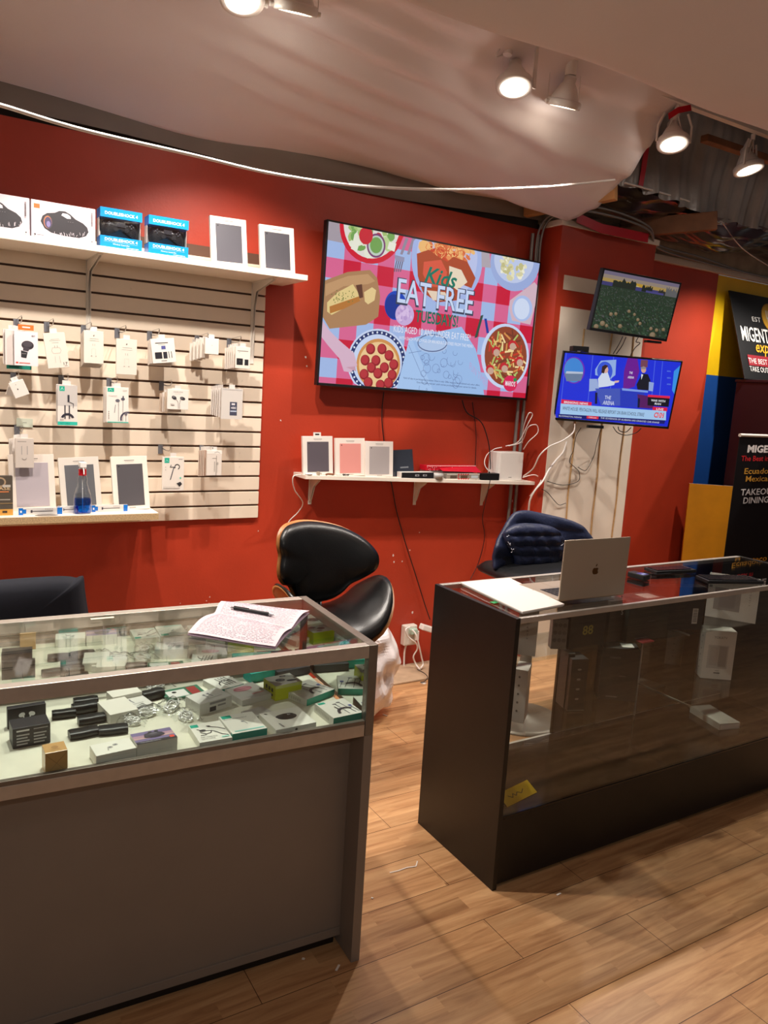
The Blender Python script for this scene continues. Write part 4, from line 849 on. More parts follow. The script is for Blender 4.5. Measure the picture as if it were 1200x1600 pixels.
# arms that carry the two smaller televisions
def wall_arm(name, a, m, b, label, size=.016):
    t = thing(name, label, 'wall arm', V(a))
    A, M_, B = [V(p)-V(a) for p in (a, m, b)]
    G().box((-.05, -.012, -.09), (.05, 0, .09)).build('wall_plate', 'black_plastic', t); G().tube([A, M_], size, 8).build('arm', 'black_plastic', t); G().tube([M_, B], size, 8).build('arm', 'black_plastic', t)
    return t
wall_arm('screen_mount', (3.75, cy, 2.24), (3.86, 3.42, 2.24), (3.62, 3.29, 2.235), 'black swivel arm behind the small upper television')
wall_arm('screen_mount', (3.85, cy, 1.75), (3.98, 3.50, 1.75), (3.75, 3.45, 1.755), 'black swivel arm behind the lower news television')
# media box on top of the news screen, stick boxes below both
c = onY(905, 545, 3.42); t = thing('set_top_box', 'small black box sitting on top of the news television', 'media box', (c.x, 3.42, c.z)); 
G().box((-.05, -.03, -.012), (.05, .03, .014)).box((-.05, -.03, -.02), (-.02, .03, -.012)).box((.02, -.03, -.02), (.05, .03, -.012)).build('case', 'black_plastic', t, (0, 0, 0), (0, 0, -.4), .003)
c = onY(1020, 534, 3.22); carton('streaming_stick', .11, .03, .014, (16, 16, 18), 'black media stick hanging under the small upper television', 'media stick', (c.x, c.y, c.z-.008), -.145, mat='gloss_card')
c = onY(930, 666, 3.40); carton('media_player', .10, .03, .018, (14, 14, 16), 'black adapter block hanging under the news television', 'adapter', (c.x, c.y, c.z-.012), -.4, mat='gloss_card')
B_ = 'black_plastic'
def pc(name, pts, r, mat, label, cat='cable', group=None): return cable(name, [onY(*p) for p in pts], r, mat, label, cat, group)
pc('cable', [(600, 612, 3.74), (597, 640, 3.755), (598, 672, 3.75), (608, 744, 3.755), (612, 757, 3.755), (620, 800, 3.76), (634, 850, 3.755), (650, 900, 3.75), (664, 945, 3.745), (672, 968, 3.74)], .003, B_, 'black cable from the large television down to the power outlets')
pc('cable', [(722, 625, 3.74), (730, 645, 3.73), (752, 660, 3.72), (763, 690, 3.70), (766, 720, 3.68), (766, 733, 3.66)], .0035, B_, 'black cable arching from the large television to the black power adapter')
pc('cable', [(738, 628, 3.755), (744, 680, 3.755), (742, 738, 3.755)], .0025, B_, 'thin black cable hanging straight behind the red sweets box')
pc('cable', [(766, 750, 3.60), (760, 778, 3.66), (754, 810, 3.75), (757, 840, 3.755), (748, 878, 3.755), (735, 905, 3.755)], .0025, B_, 'thin black cable dropping from the black adapter to the floor')
pc('cable', [(470, 742, 3.63), (458, 745, 3.61), (460, 765, 3.64), (473, 785, 3.70), (466, 800, 3.74), (452, 814, 3.75), (445, 830, 3.75)], .003, 'white_plastic', 'white charging cable dangling from the left end of the red wall shelf')
pc('cable', [(790, 697, 3.66), (810, 690, 3.62), (825, 662, 3.58), (832, 648, 3.57), (826, 646, 3.57), (818, 668, 3.6), (816, 692, 3.64)], .003, 'white_plastic', 'white cable looping up beside the router, tight loop')
pc('cable', [(795, 697, 3.66), (815, 690, 3.63), (825, 668, 3.58), (838, 664, 3.56), (840, 676, 3.56), (826, 690, 3.58), (818, 702, 3.62)], .003, 'white_plastic', 'white cable looping beside the router, wide loop')
pc('cable', [(773, 745, 3.66), (758, 728, 3.69), (760, 712, 3.71), (772, 702, 3.72), (784, 699, 3.70)], .003, 'white_plastic', 'white cable curling round the left side of the router')
pc('cable', [(898, 662, 3.45), (896, 675, 3.45), (880, 688, 3.45), (858, 698, 3.46), (843, 712, 3.48), (833, 732, 3.52), (818, 744, 3.60)], .0045, 'white_plastic', 'thick white cable running from the news television to the router')
pc('cable', [(885, 690, 3.56), (880, 706, 3.55), (868, 720, 3.53), (857, 735, 3.50), (848, 752, 3.48), (836, 766, 3.48), (828, 782, 3.50), (826, 798, 3.52)], .006, 'white_plastic', 'thick white cable falling past the right end of the red wall shelf')
pc('cable', [(817, 746, 3.62), (835, 742, 3.60), (845, 750, 3.58), (838, 762, 3.56), (828, 775, 3.6)], .0035, 'white_plastic', 'white cable hooked over the right end of the red wall shelf')
pc('cable', [(908, 668, 3.45), (900, 682, 3.48), (896, 704, 3.55), (892, 712, 3.565), (890, 722, 3.565), (898, 730, 3.565), (905, 738, 3.565), (903, 752, 3.565), (880, 758, 3.565), (855, 752, 3.565)], .0022, B_, 'black cable from the news television curling over the drywall')
pc('cable', [(938, 672, 3.45), (932, 695, 3.5), (928, 712, 3.56), (918, 732, 3.565), (912, 735, 3.565), (903, 730, 3.565)], .0022, B_, 'black cable hanging right of the curled one on the drywall')
pc('cable', [(846, 764, 3.565), (856, 770, 3.565), (866, 782, 3.565), (874, 789, 3.565), (884, 786, 3.565)], .0022, B_, 'short black cable wiggling on the drywall above the jacket')
pc('cable', [(958, 667, 3.42), (965, 676, 3.45), (978, 680, 3.46), (994, 676, 3.45), (1002, 669, 3.42)], .003, B_, 'black cable loop under the right half of the news television')
pc('cable', [(966, 667, 3.42), (968, 673, 3.44), (978, 675, 3.45), (986, 668, 3.42)], .003, B_, 'smaller black cable loop under the news television')
pc('cable', [(973, 526, 3.25), (966, 540, 3.35), (958, 553, 3.40)], .0025, B_, 'black cable between the two small televisions, left one'); pc('cable', [(978, 527, 3.25), (972, 540, 3.35), (963, 553, 3.40)], .0025, B_, 'black cable between the two small televisions, middle one')
pc('cable', [(998, 526, 3.2), (994, 534, 3.22), (1000, 536, 3.25), (992, 544, 3.3), (985, 556, 3.38)], .0025, B_, 'black cable between the two small televisions, right one')

# ================================================================== RED WALL SHELF
t = thing('wall_shelf', 'white shelf on the red wall under the large television', 'shelf')
xa, xb, za, zb = 1.714, 3.36, 1.206, 1.156
SL = math.atan2(za-zb, xb-xa)
def zsh(X): return za-(X-xa)*math.tan(SL)
L_ = (xb-xa)/math.cos(SL)
G().box((0, 3.615, -.021), (L_, YW-.001, 0)).build('board', 'shelf_white', t, (xa, 0, za), (0, SL, 0), .0015)
for px in (496, 662, 768, 833): X = onY(px, 760, 3.68).x; bracket(t, X, YW-.001, zsh(X)-.021, .12, .155, .02)
def sh_item(pxl, pxr, py, Y): a = onY(pxl, py, Y).x; b = onY(pxr, py, Y).x; return (a+b)/2, b-a, zsh((a+b)/2)
X, W, z = sh_item(474, 520.5, 739, 3.66); tablet_box(W, .205, (232, 224, 216), (92, 84, 92), 'white tablet case box with a dark plum cover on the red wall shelf', (X, 3.66, z), .1, -.02, 0, tab=True)
X, W, z = sh_item(524, 569.5, 743, 3.655); tablet_box(W, .205, (236, 224, 214), (224, 150, 142), 'white tablet case box with a pink cover on the red wall shelf', (X, 3.65, z), .1, -.015, 0)
X, W, z = sh_item(569.5, 612.5, 743, 3.65); tablet_box(W, .197, (236, 226, 218), (176, 168, 168), 'white tablet case box with a pale grey cover on the red wall shelf', (X, 3.64, z), .1, -.0, 0)
X, W, z = sh_item(615, 648, 738, 3.68); 
t = thing('tablet_cover', 'clear-wrapped slate tablet cover leaning at the end of the white boxes', 'tablet cover', (X, 3.68, z), (-.16, -.05, .05)); G().box((-W/2, 0, 0), (W/2, .01, .155), (66, 70, 84)).box((-W*.15, -.0006, .05), (W*.25, 0, .058), (170, 172, 180)).build('cover', 'gloss_card', t, bevel=.002); G().box((-W/2-.002, -.003, 0), (W/2+.002, -.0025, .158)).build('wrapper', 'film', t)
X, W, z = sh_item(625, 675, 746, 3.635)
def bw(Fa):
    a = Fa['front']; a.rect(0, 0, 1, 1, (24, 24, 28)); 
    for u in (.42, .66): a.rect(u, .35, u+.12, .65, (170, 170, 176)); a.rect(u+.03, .42, u+.10, .58, (30, 30, 34))
carton('gadget_box', W, .05, .034, (226, 222, 216), 'low black-fronted gadget box on the red wall shelf', 'gadget box', (X, 3.645, z), .0, art=bw)
X, W, z = sh_item(671, 691, 746, 3.65); t = thing('jar', 'small clear jar of pale powder beside the black-fronted box', 'jar', (X, 3.65, z)); r = W/2
G().lathe([(.0001, 0), (r, 0), (r, .036), (r-.001, .038)], 24).build('glass', 'clear_plastic', t); G().lathe([(.0001, .002), (r-.003, .002), (r-.003, .03), (.0001, .03)], 20, col=(196, 190, 184)).build('filling', 'card', t)
X, W, z = sh_item(666, 742, 730, 3.69); g = G().box((-W/2, 0, .045), (W/2, .07, .075), (196, 26, 44)); a = Art(g, (-W/2, 0, .075), (W, 0, 0), (0, 0, -.03))
for k in range(40): a.ell(random.random(), random.random(), .008, .05, (240, 220, 224), 6)
a.rect(0, 0, 1, .1, (240, 224, 224)); g.box((-W/2+.004, .004, 0), (W/2-.004, .07, .045), (150, 130, 124)); g.add([(-W/2+.1, -.03, .045), (W/2+.03, -.03, .036), (W/2, .0, .075), (-W/2+.09, 0, .06)], [(0, 1, 2, 3)], (190, 24, 44)); o = g.build('sweets_box', 'gloss_card', None, (X, 3.69, z), None, .001); tag(o, 'red patterned sweets box with its lid tipped open', 'sweets box')
X, W, z = sh_item(697, 748, 746, 3.635); g = G().box((-W/2, 0, 0), (W/2, .045, .034), (150, 140, 128)); a = Art(g, (-W/2, 0, .034), (W, 0, 0), (0, 0, -.034))
a.rect(0, 0, 1, .14, (222, 214, 204)); a.rect(0, .86, 1, 1, (222, 214, 204)); a.rect(.1, .3, .3, .8, (90, 76, 66)); a.rect(.42, .3, .62, .8, (96, 76, 60)); a.rect(.74, .3, .95, .74, (190, 200, 206))
for k in range(5): a.poly([(.34+.07*k, 0), (.38+.07*k, 0), (.36+.07*k, .22), (.32+.07*k, .22)], (206, 30, 40)); a.poly([(.36+.07*k, .8), (.40+.07*k, .8), (.38+.07*k, 1), (.34+.07*k, 1)], (206, 30, 40))
a.rect(.33, 0, .345, 1, (206, 30, 40)); o = g.build('sweets_tray', 'gloss_card', None, (X, 3.628, z), None, .002); tag(o, 'clear tray of sweets tied with a red striped ribbon', 'sweets tray')
X, W, z = sh_item(751, 779, 747, 3.63); g = G().box((-W/2, 0, 0), (W/2, .05, .042)).box((-.004, .01, .042), (.004, .02, .052)); o = g.build('power_adapter', 'black_plastic', None, (X, 3.622, z), None, .003); tag(o, 'black power adapter at the shelf edge beside the router', 'adapter')
X, W, z = sh_item(775, 815, 745, 3.65)
t = thing('router', 'tall white router at the right end of the red wall shelf', 'router', (X, 3.69, z)); out = closed([(-W/2, -.045), (-W*.2, -.05), (W/2, -.05), (W/2, .05), (-W/2, .05)], 1); R_ = [(-W/2, -.03), (-W/2+.008, -.045), (-W/2+.02, -.05), (W/2-.01, -.05), (W/2, -.042), (W/2, .045), (-W/2, .045)]
n = len(R_); g = G(); g.add([(x, y, 0) for x, y in R_]+[(x, y, .175) for x, y in R_], [tuple(reversed(range(n))), tuple(range(n, 2*n))]+[(i, (i+1) % n, n+(i+1) % n, n+i) for i in range(n)]); g.build('case', 'white_plastic', t, bevel=.003)
G().box((-.012, -.0505, .018), (.012, -.05, .022), (150, 144, 140)).build('badge', 'card', t)
X, W, z = sh_item(475, 492, 742, 3.64)
for i, (px, lab, col, nm) in enumerate(((482, 'white earbud case at the left end of the red wall shelf', (232, 226, 220), 'earbud_case'), (497, 'small metal clasp beside the white earbud case', (176, 160, 140), 'clasp'), (515, 'short brown leather strap on the red wall shelf', (130, 84, 56), 'leather_strap'), (530, 'white plug lying before the pink cover box', (230, 222, 214), 'plug'), (540, 'small black keyring lying before the pink cover box', (28, 34, 32), 'keyring'))):
    X, W, z = sh_item(px-7, px+7, 742, 3.63)
    if nm == 'earbud_case': g = G().lathe([(.0001, .0), (.014, .001), (.018, .006), (.014, .012), (.0001, .013)], 20, col=col, sx=1.3)
    elif nm == 'clasp': g = G().lathe([(.006, 0), (.009, .0), (.009, .02), (.006, .02), (.006, 0)], 16, col=col).tube([(.008, 0, .01), (.018, 0, .004), (.02, 0, .012)], .0015, 6, col)
    elif nm == 'leather_strap': g = G().tube([(-.022, 0, .006), (-.01, .004, .009), (.01, 0, .008), (.022, .003, .006)], .006, 6, col)
    elif nm == 'plug': g = G().box((-.016, -.008, 0), (.012, .008, .010), col).cyl((.012, 0, .005), (.02, 0, .005), .002, n=6, col=col)
    else: 
        g = G()
        for k in range(7): an = k*.9; g.tube([(.016*math.cos(an), .008*math.sin(an), .004+.003*(k % 3)), (.020*math.cos(an+.5), .01*math.sin(an+.5), .010), (.012*math.cos(an+1), .008*math.sin(an+1), .003)], .0022, 5, col)
    tag(g.build(nm, 'gloss_card', None, (X, 3.628, z), None, .001), lab, nm.replace('_', ' '))

# paint chips on the wall
def chip(px, py, s_, lab, Y=YW-.0042):
    c = onY(px, py, Y); r = random.Random(int(px*7+py)); pts = [(s_*(.6+.6*r.random())*math.cos(k*.9), s_*(.6+1.2*r.random())*math.sin(k*.9)) for k in range(7)]
    g = G().prism(pts, 0, .0005, (226, 206, 200)); o = g.build('paint_chip', 'card', None, c+V((0, .0035, 0))); tag(o, lab, 'paint chip', 'pale chips in the red wall paint')
for k, (x, y, s_) in enumerate(((615, 868, .006), (616, 878, .005), (629, 877, .004), (641, 860, .004), (656, 832, .004), (478, 558, .006), (480, 572, .005), (439, 657, .004), (801, 783, .006), (803, 795, .005), (800, 806, .004), (645, 957, .008), (328, 933, .003), (323, 939, .003), (327, 943, .003), (282, 943, .002), (404, 830, .003))): chip(x, y, s_, 'pale chip in the red wall paint')

# ================================================================== RIGHT: BOARDS, SIGN, BANNER, CABINET
t = thing('counter_cabinet', 'tall dark maroon cabinet standing against the blue wall', 'cabinet', (5.17, 0, 0))
G().box((0, 2.2, 0), (1.5, 3.60, 1.885)).build('body', 'cabinet_maroon', t, bevel=.004); G().box((-.004, 2.19, 1.885), (1.5, 3.61, 1.905)).build('top_edge', 'cabinet_maroon', t, bevel=.003)
g = G(); TLx = (5.14, 3.735, 2.55); BLx = (5.14, 3.515, 1.910); h = (V(TLx)-V(BLx)).length; lean = math.atan2(.22, .64)
g.box((0, 0, 0), (1.25, .008, h)); a = Art(g, (0, 0, h), (1.25, 0, 0), (0, 0, -h), .0003)
bpy_M = Matrix.Translation(V(BLx)) @ Matrix.Rotation(-lean, 4, 'X')
A2 = Art(g, bpy_M @ V((0, 0, h)), bpy_M.to_3x3() @ V((1.25, 0, 0)), bpy_M.to_3x3() @ V((0, 0, -h)), .0003)
def S(px, py): return A2.px(px, py)
g2 = G(); a = Art(g2, (0, 0, h), (1.25, 0, 0), (0, 0, -h), .0003)
a.text('EST', *S(1175, 498), .055, (226, 224, 220), w=.085); u, v = S(1204, 497); a.ell(u, v, .09, .17, (206, 150, 30)); a.ell(u, v, .082, .155, (226, 172, 50))
for d in (-.045, -.03, -.015): a.rect(u+d, v-.08, u+d+.007, v+.02, (240, 232, 214))
a.rect(u-.04, v, u-.01, v+.10, (240, 232, 214)); a.text('MIGENTE', *S(1158, 520), .165, (240, 238, 232), w=.30, bold=.008); a.text('express', *S(1180, 541), .13, (226, 160, 34), w=.28, sh=.3, bold=.012)
u, v = S(1167, 554); a.rect(u, v, .95, v+.12, (140, 26, 40)); a.text('THE BEST OF', *S(1169, 563), .06, (232, 226, 222), w=.25); a.text('TAKE OUT', *S(1171, 576), .06, (226, 224, 220), w=.18)
t = thing('shop_sign', 'black restaurant sign leaning on the yellow wall above the cabinet', 'sign', BLx, (-lean, 0, 0)); G().box((0, .0005, 0), (1.25, .009, h)).build('board', 'sign_black', t, bevel=.001); g2.build('lettering', 'card', t)
# roll-up banner
t = thing('rollup_banner', 'black roll-up restaurant banner standing behind the dark showcase', 'banner', (4.56, 3.10, 0), (0, 0, .04))
W = .60; Hb = 1.52
G().box((0, 0, .06), (W, .002, Hb)).build('sheet', 'sign_black', t); G().cyl((0, .001, Hb), (W, .001, Hb), .011, n=12).build('top_rail', 'white_metal', t); G().box((-.01, -.06, 0), (W+.01, .06, .07)).build('base', 'alu', t, bevel=.01)
M = Matrix.Translation(V((4.56, 3.10, 0))) @ Matrix.Rotation(.04, 4, 'Z'); A2 = Art(G(), M @ V((0, 0, Hb)), M.to_3x3() @ V((W, 0, 0)), M.to_3x3() @ V((0, 0, -Hb)))
g = G(); a = Art(g, (0, -.0005, Hb), (W, 0, 0), (0, 0, -Hb), .0003); S = lambda x, y: A2.px(x, y)
a.text('MIGENTE', *S(1168, 701), 0.0300, (236, 228, 226), w=0.740, bold=.04); a.text('The Best in', *S(1158, 716), 0.0228, (206, 40, 46), w=0.536, bold=.015); a.text('Ecuadorian', *S(1163, 736), 0.0252, (214, 156, 60), w=0.722, bold=.01); a.text('Mexican', *S(1165, 748), 0.0252, (214, 156, 60), w=0.500, bold=.01)
a.text('TAKEOUT |', *S(1157, 769), 0.0276, (226, 224, 226), w=0.777, bold=.015); a.text('DINING', *S(1161, 782), 0.0276, (226, 224, 226), w=0.500, bold=.015)
a.text('migenteco', *S(1143, 878), .026, (214, 150, 40), w=.70, bold=.015); g.build('print', 'card', t)
# leaning ochre board
t = thing('leaning_board', 'ochre painted board leaning in the corner beside the banner', 'board', (4.85, 3.63, 0), (-.05, 0, -.60))
G().box((0, 0, 0), (.37, .018, 1.125)).build('panel', 'ochre', t); G().box((0, -.0003, 1.125), (.37, .0183, 1.1255)).build('raw_edge', 'plaster', t)
# ================================================================== LEFT SHOWCASE
CO = V((1.0654, 1.7326, 0)); CPH = -.0464; ML = Matrix.Translation(CO) @ Matrix.Rotation(CPH, 4, 'Z'); MLi = ML.inverted()
t = thing('display_counter', 'grey counter showcase with glass top and white deck at left', 'display counter', CO, (0, 0, CPH))
LX = -1.83; DY = .52; ZT = .972; ZD = .742
G().box((-.028, .0, 0), (0, DY, ZD-.034)).build('end_panel', 'grey_laminate', t, bevel=.001)
G().box((LX, .085, .035), (-.028, .10, ZD-.034)).build('front_panel', 'grey_laminate', t)
G().box((LX, .080, .035), (-.028, .0849, .062)).build('kick_rail', 'grey_laminate', t, bevel=.001)
G().box((LX, .10, 0), (-.04, .118, .035)).box((LX, .12, 0), (-.04, DY-.02, .03)).build('plinth', 'black_laminate', t)
G().box((LX, 0, ZD-.034), (-.0285, .02, ZD)).build('front_trim', 'alu', t, bevel=.001)
G().box((LX, .0, ZD), (-.0285, .014, ZD+.012)).build('glass_channel', 'alu_dark', t, bevel=.001)
G().box((LX, .02, ZD-.02), (-.029, DY-.02, ZD)).build('deck', 'deck_white', t)
G().box((LX, 0, ZT-.036), (-.027, .030, ZT)).build('top_front_rail', 'alu', t, bevel=.0015)
G().box((LX, DY-.034, ZT-.032), (-.027, DY, ZT)).build('top_back_rail', 'alu', t, bevel=.0015)
G().box((-.0265, 0, ZD-.034), (0, .028, ZT)).build('corner_post', 'alu_dark', t, bevel=.0015); G().box((-.0265, DY-.028, ZD-.034), (0, DY, ZT)).build('corner_post', 'alu_dark', t, bevel=.0015)
G().box((-.0265, .0281, ZT-.032), (0, DY-.0281, ZT)).build('top_end_rail', 'alu_dark', t, bevel=.0015)
G().box((LX, .032, ZT-.006), (-.028, DY-.035, ZT-.001)).build('glass_top', 'glass', t)
G().box((LX, .007, ZD+.001), (-.0285, .012, ZT-.036)).build('front_glass', 'glass', t)
G().box((-.016, .03, ZD), (-.011, DY-.03, ZT-.033)).build('end_mirror', 'mirror', t)
G().box((LX, DY-.020, ZD+.002), (-.92, DY-.014, ZT-.034)).build('mirror_door', 'mirror', t); G().box((-.95, DY-.028, ZD+.002), (-.029, DY-.022, ZT-.034)).build('mirror_door', 'mirror', t)
G().box((LX, DY-.035, ZD+.0), (-.0285, DY-.0281, ZD+.012)).build('door_track', 'alu', t)
for z in (.3, .6, .69): pass
g = G().box((LX, DY-.02, .03), (-.03, DY-.01, ZD-.03)); g.build('back_panel', 'grey_laminate', t)
# screws
for (x, y, z) in ((-.013, -.001, .94), (-.013, -.001, .715), (-.013, -.001, .15)): G().lathe([(.0001, -.0012), (.003, -.0008), (.004, 0)], 10).build('screw', 'alu_dark', t, (x, y+.001, z), (PI/2, 0, 0))

def dk(px, py, z=ZD): return onZ(px, py, z)
def onDeck(name, pL, pR, depth, h, col, label, cat, art=None, z=ZD, mat='card', group=None, bevel=.001):
    """box whose front bottom edge runs between two points of the deck"""
    A = dk(*pL, z); B = dk(*pR, z); d = B-A; W = d.length; an = math.atan2(d.y, d.x); n = V((-math.sin(an), math.cos(an), 0)); c = (A+B)/2+n*depth/2
    hx = W/2*abs(math.cos(an-CPH))+depth/2*abs(math.sin(an-CPH)); hy = depth/2*abs(math.cos(an-CPH))+W/2*abs(math.sin(an-CPH)); q = MLi @ c      # stay between the glass panes
    q.x = min(q.x, -.022-hx); q.y = max(.014+hy, min(q.y, DY-.036-hy)); c = ML @ q
    return carton(name, W, depth, h, col, label, cat, (c.x, c.y, z+.0002), an, art=art, mat=mat, group=group, bevel=bevel)
PW = (234, 232, 222)
def buds_print(a, u=.5, v=.4, s=.016, col=(150, 150, 148)):
    for sx in (-1, 1): a.line([(u+sx*s*.7/a.W, v-.1), (u+sx*s*.6/a.W, v+.12)], .0035, col); a.ell(u+sx*s/a.W, v-.12, .008/a.W, .006/a.H, col, 12, sx*.4)
def A_pods(F):
    a = F['top']; a.ell(.42, .52, .07, .09, (170, 168, 162)); a.ell(.57, .38, .07, .09, (176, 174, 168)); a.ell(.42, .50, .03, .04, (120, 120, 130)); a.ell(.58, .37, .03, .04, (120, 120, 130)); a.line([(.36, .6), (.34, .75)], .003, (170, 168, 162)); F['front'].rect(.4, .3, .9, .34, (214, 212, 204))
def A_drone(F):
    a = F['top']; a.rect(0, 0, 1, .84, (120, 108, 150)); a.rect(0, .3, 1, .5, (176, 140, 160)); a.rect(0, .5, 1, .62, (196, 160, 160)); a.rect(0, .82, 1, 1, (44, 42, 52)); a.text('TRUE WIRELESS EARBUDS', .1, .91, .06, (206, 204, 214), w=.5); a.rect(.84, .72, .95, .90, (226, 70, 50))
    a.ell(.52, .42, .24, .24, (48, 44, 56)); a.ell(.5, .34, .22, .16, (66, 62, 74)); a.ell(.52, .3, .1, .07, (100, 96, 110)); a.ell(.34, .5, .08, .1, (60, 56, 68)); a.ell(.7, .48, .08, .1, (60, 56, 68)); a.ell(.46, .16, .05, .06, (60, 56, 66)); a.ell(.62, .14, .05, .06, (60, 56, 66)); F['front'].rect(.5, .6, .9, .62, (206, 204, 200))
def A_kraft(F): F['top'].ell(.5, .5, .16, .16, (170, 128, 80)); F['top'].rect(.3, .7, .7, .74, (160, 120, 74)); F['front'].line([(.05, .1), (.5, .5), (.95, .1)], .0012, (160, 122, 80)); F['front'].line([(.05, .95), (.5, .5), (.95, .95)], .0012, (170, 132, 90))
def A_66(F):
    a = F['top']; a.rect(.02, .04, .26, .2, (26, 168, 142)); a.line([(.16, .32), (.3, .42), (.5, .46), (.62, .52), (.8, .74), (.95, .82)], .0035, (56, 54, 58)); a.line([(.5, .2), (.62, .28), (.8, .36), (.97, .50)], .0035, (56, 54, 58)); a.ell(.3, .42, .1, .06, (50, 48, 52)); a.line([(.2, .5), (.35, .62), (.5, .58), (.55, .48)], .003, (70, 68, 72)); a.ell(.55, .24, .05, .04, (60, 58, 60))
    a.text('66W', .16, .66, .055, (70, 66, 64), w=.18, bold=.02); a.text('FAST CHARGING', .12, .78, .05, (90, 86, 84), w=.5); a.text('DATA CABLE', .12, .87, .05, (90, 86, 84), w=.4); a.rect(.72, .86, .95, .92, (160, 220, 206))
def A_teal(F):
    a = F['top']; a.rect(.04, .03, .32, .19, (26, 168, 142)); a.text('ACCESSORY', .04, .24, .05, (120, 130, 128), w=.7); a.ell(.52, .45, .05, .03, (140, 140, 140)); a.line([(.55, .46), (.6, .6)], .0018, (140, 140, 140)); a.rect(.1, .88, .95, .93, (150, 214, 204)); F['front'].rect(0, 0, 1, 1, (18, 160, 146)); F['left'].rect(0, .0, 1, 1, (214, 214, 206)); F['left'].rect(.9, 0, 1, 1, (18, 160, 146))
def A_watch(F):
    a = F['top']; a.ell(.52, .42, .24, .17, (40, 38, 42)); a.ell(.5, .38, .24, .12, (58, 56, 62)); a.ell(.52, .44, .17, .08, (24, 22, 26)); a.ell(.58, .33, .14, .07, (16, 16, 18)); a.text('22', .60, .33, .06, (200, 200, 206), w=.08, al='c', bold=.02); a.line([(.2, .72), (.23, .92)], .004, (150, 146, 144)); a.line([(.1, .1), (.14, .14)], .004, (90, 90, 90)); F['front'].ell(.5, .5, .03, .22, (20, 20, 20))
def A_wired(F):
    a = F['top']; a.rect(.05, .04, .28, .15, (26, 168, 142)); a.ell(.50, .26, .07, .03, (90, 88, 96)); a.ell(.66, .20, .07, .03, (90, 88, 96)); a.line([(.52, .28), (.60, .92)], .0022, (96, 94, 102)); a.line([(.68, .23), (.82, .9)], .0022, (96, 94, 102)); a.rect(.84, .44, .94, .54, (100, 106, 160)); a.line([(.88, .54), (.95, .9)], .002, (96, 94, 102))
    for r in (.024, .027, .030): a.arc(.62, .82, r, PI*1.0, PI*1.75, .003, (70, 66, 76), 12)
    a.line([(.4, .42), (.44, .62)], .003, (66, 62, 70)); F['front'].rect(0, 0, 1, 1, (14, 150, 130)); F['left'].rect(.0, .0, 1, 1, (222, 220, 212))
    for k in range(9): F['left'].rect(.1+.08*k, .3, .14+.08*k, .7, (190, 188, 180))
def A_mic(F):
    a = F['top']; a.rect(0, 0, 1, 1, (190, 188, 180)); a.ell(.4, .5, .17, .15, (60, 60, 66)); a.ell(.4, .5, .11, .1, (90, 90, 96)); a.ell(.4, .5, .05, .05, (40, 40, 44)); a.ell(.72, .72, .17, .09, (56, 56, 64), rot=.2); a.ell(.62, .2, .12, .08, (66, 66, 74)); a.ell(.62, .2, .06, .04, (150, 150, 150)); F['front'].rect(0, 0, 1, .2, (200, 206, 120)); a2 = F['left']
    for k in range(3): a2.rect(.2+.24*k, .25, .34+.24*k, .5, (40, 60, 20)); a2.rect(.2+.24*k, .62, .34+.24*k, .78, (40, 60, 20))
def A_pink(F):
    a = F['top']; a.ell(.46, .30, .30, .16, (196, 120, 136)); a.ell(.46, .32, .25, .12, (214, 150, 160)); a.rect(.18, .28, .74, .31, (176, 100, 118)); a.rect(.5, .72, .9, .78, (222, 150, 150)); a.rect(.2, .84, .5, .88, (206, 200, 196))
def A_jbuds(F):
    a = F['top']; a.line([(.40, .36), (.43, .62)], .003, (120, 120, 130)); a.line([(.54, .34), (.58, .6)], .003, (120, 120, 130)); a.rect(.37, .3, .43, .38, (120, 120, 130)); a.rect(.51, .28, .57, .36, (120, 120, 130)); a.line([(.3, .76), (.8, .72)], .0016, (120, 120, 124)); f = F['front']; f.rect(.3, .1, .8, .3, (140, 138, 140)); f.rect(.3, .5, .5, .9, (60, 60, 64)); f.rect(.55, .45, .8, .6, (140, 138, 140))
def A_blk(F):
    a = F['front']
    for u in (.1, .55):
        a.rect(u, .12, u+.34, .2, (206, 204, 206)) if u < .5 else a.rect(u, .12, u+.38, .17, (150, 148, 150))
        for k in range(4): a.rect(u, .34+.15*k, u+.34-.05*(k % 2), .41+.15*k, (160, 158, 160))
def A_blktop(F):
    a = F['front']; buds_print(a, .5, .5, .012, (236, 236, 240)); 
def A_cab(F):
    a = F['top']; a.arc(.55, .7, .026, PI, PI*1.8, .004, (50, 48, 56), 12)
    for k in range(4): a.line([(.36+.12*k, .2), (.46+.12*k, .78)], .003, (60, 58, 64))
    F['front'].rect(0, 0, 1, 1, (18, 160, 146))
# from the left edge to the right, front row first
onDeck('earbud_carton', (20, 1171), (79, 1160), .06, .052, (40, 38, 44), 'black earbud carton printed with small white text near the left edge', 'carton', A_blk)
onDeck('earbud_carton', (12, 1140), (72, 1130), .02, .055, (38, 36, 42), 'black carton lid with two white earbuds standing behind the black text carton', 'carton', A_blktop)
onDeck('kraft_box', (71, 1214), (106, 1207), .05, .056, (196, 152, 96), 'brown kraft box wrapped in clear film nearest the front glass', 'box', A_kraft, mat='gloss_card')
onDeck('earbud_box', (151, 1202), (214, 1188), .062, .030, PW, 'white box with pale pods printed on its lid behind the front glass', 'earbud box', A_pods)
onDeck('earbud_box', (214, 1186), (277, 1173), .064, .036, PW, 'box with a dark purple photographic lid and orange square', 'earbud box', A_drone)
onDeck('cable_box', (312, 1173), (363, 1164), .11, .020, PW, 'white box printed 66W with a black charging cable', 'cable box', A_66)
onDeck('cable_box', (363, 1162), (417, 1152), .115, .026, PW, 'white flat box with a bright teal front end beside the 66W box', 'cable box', A_teal)
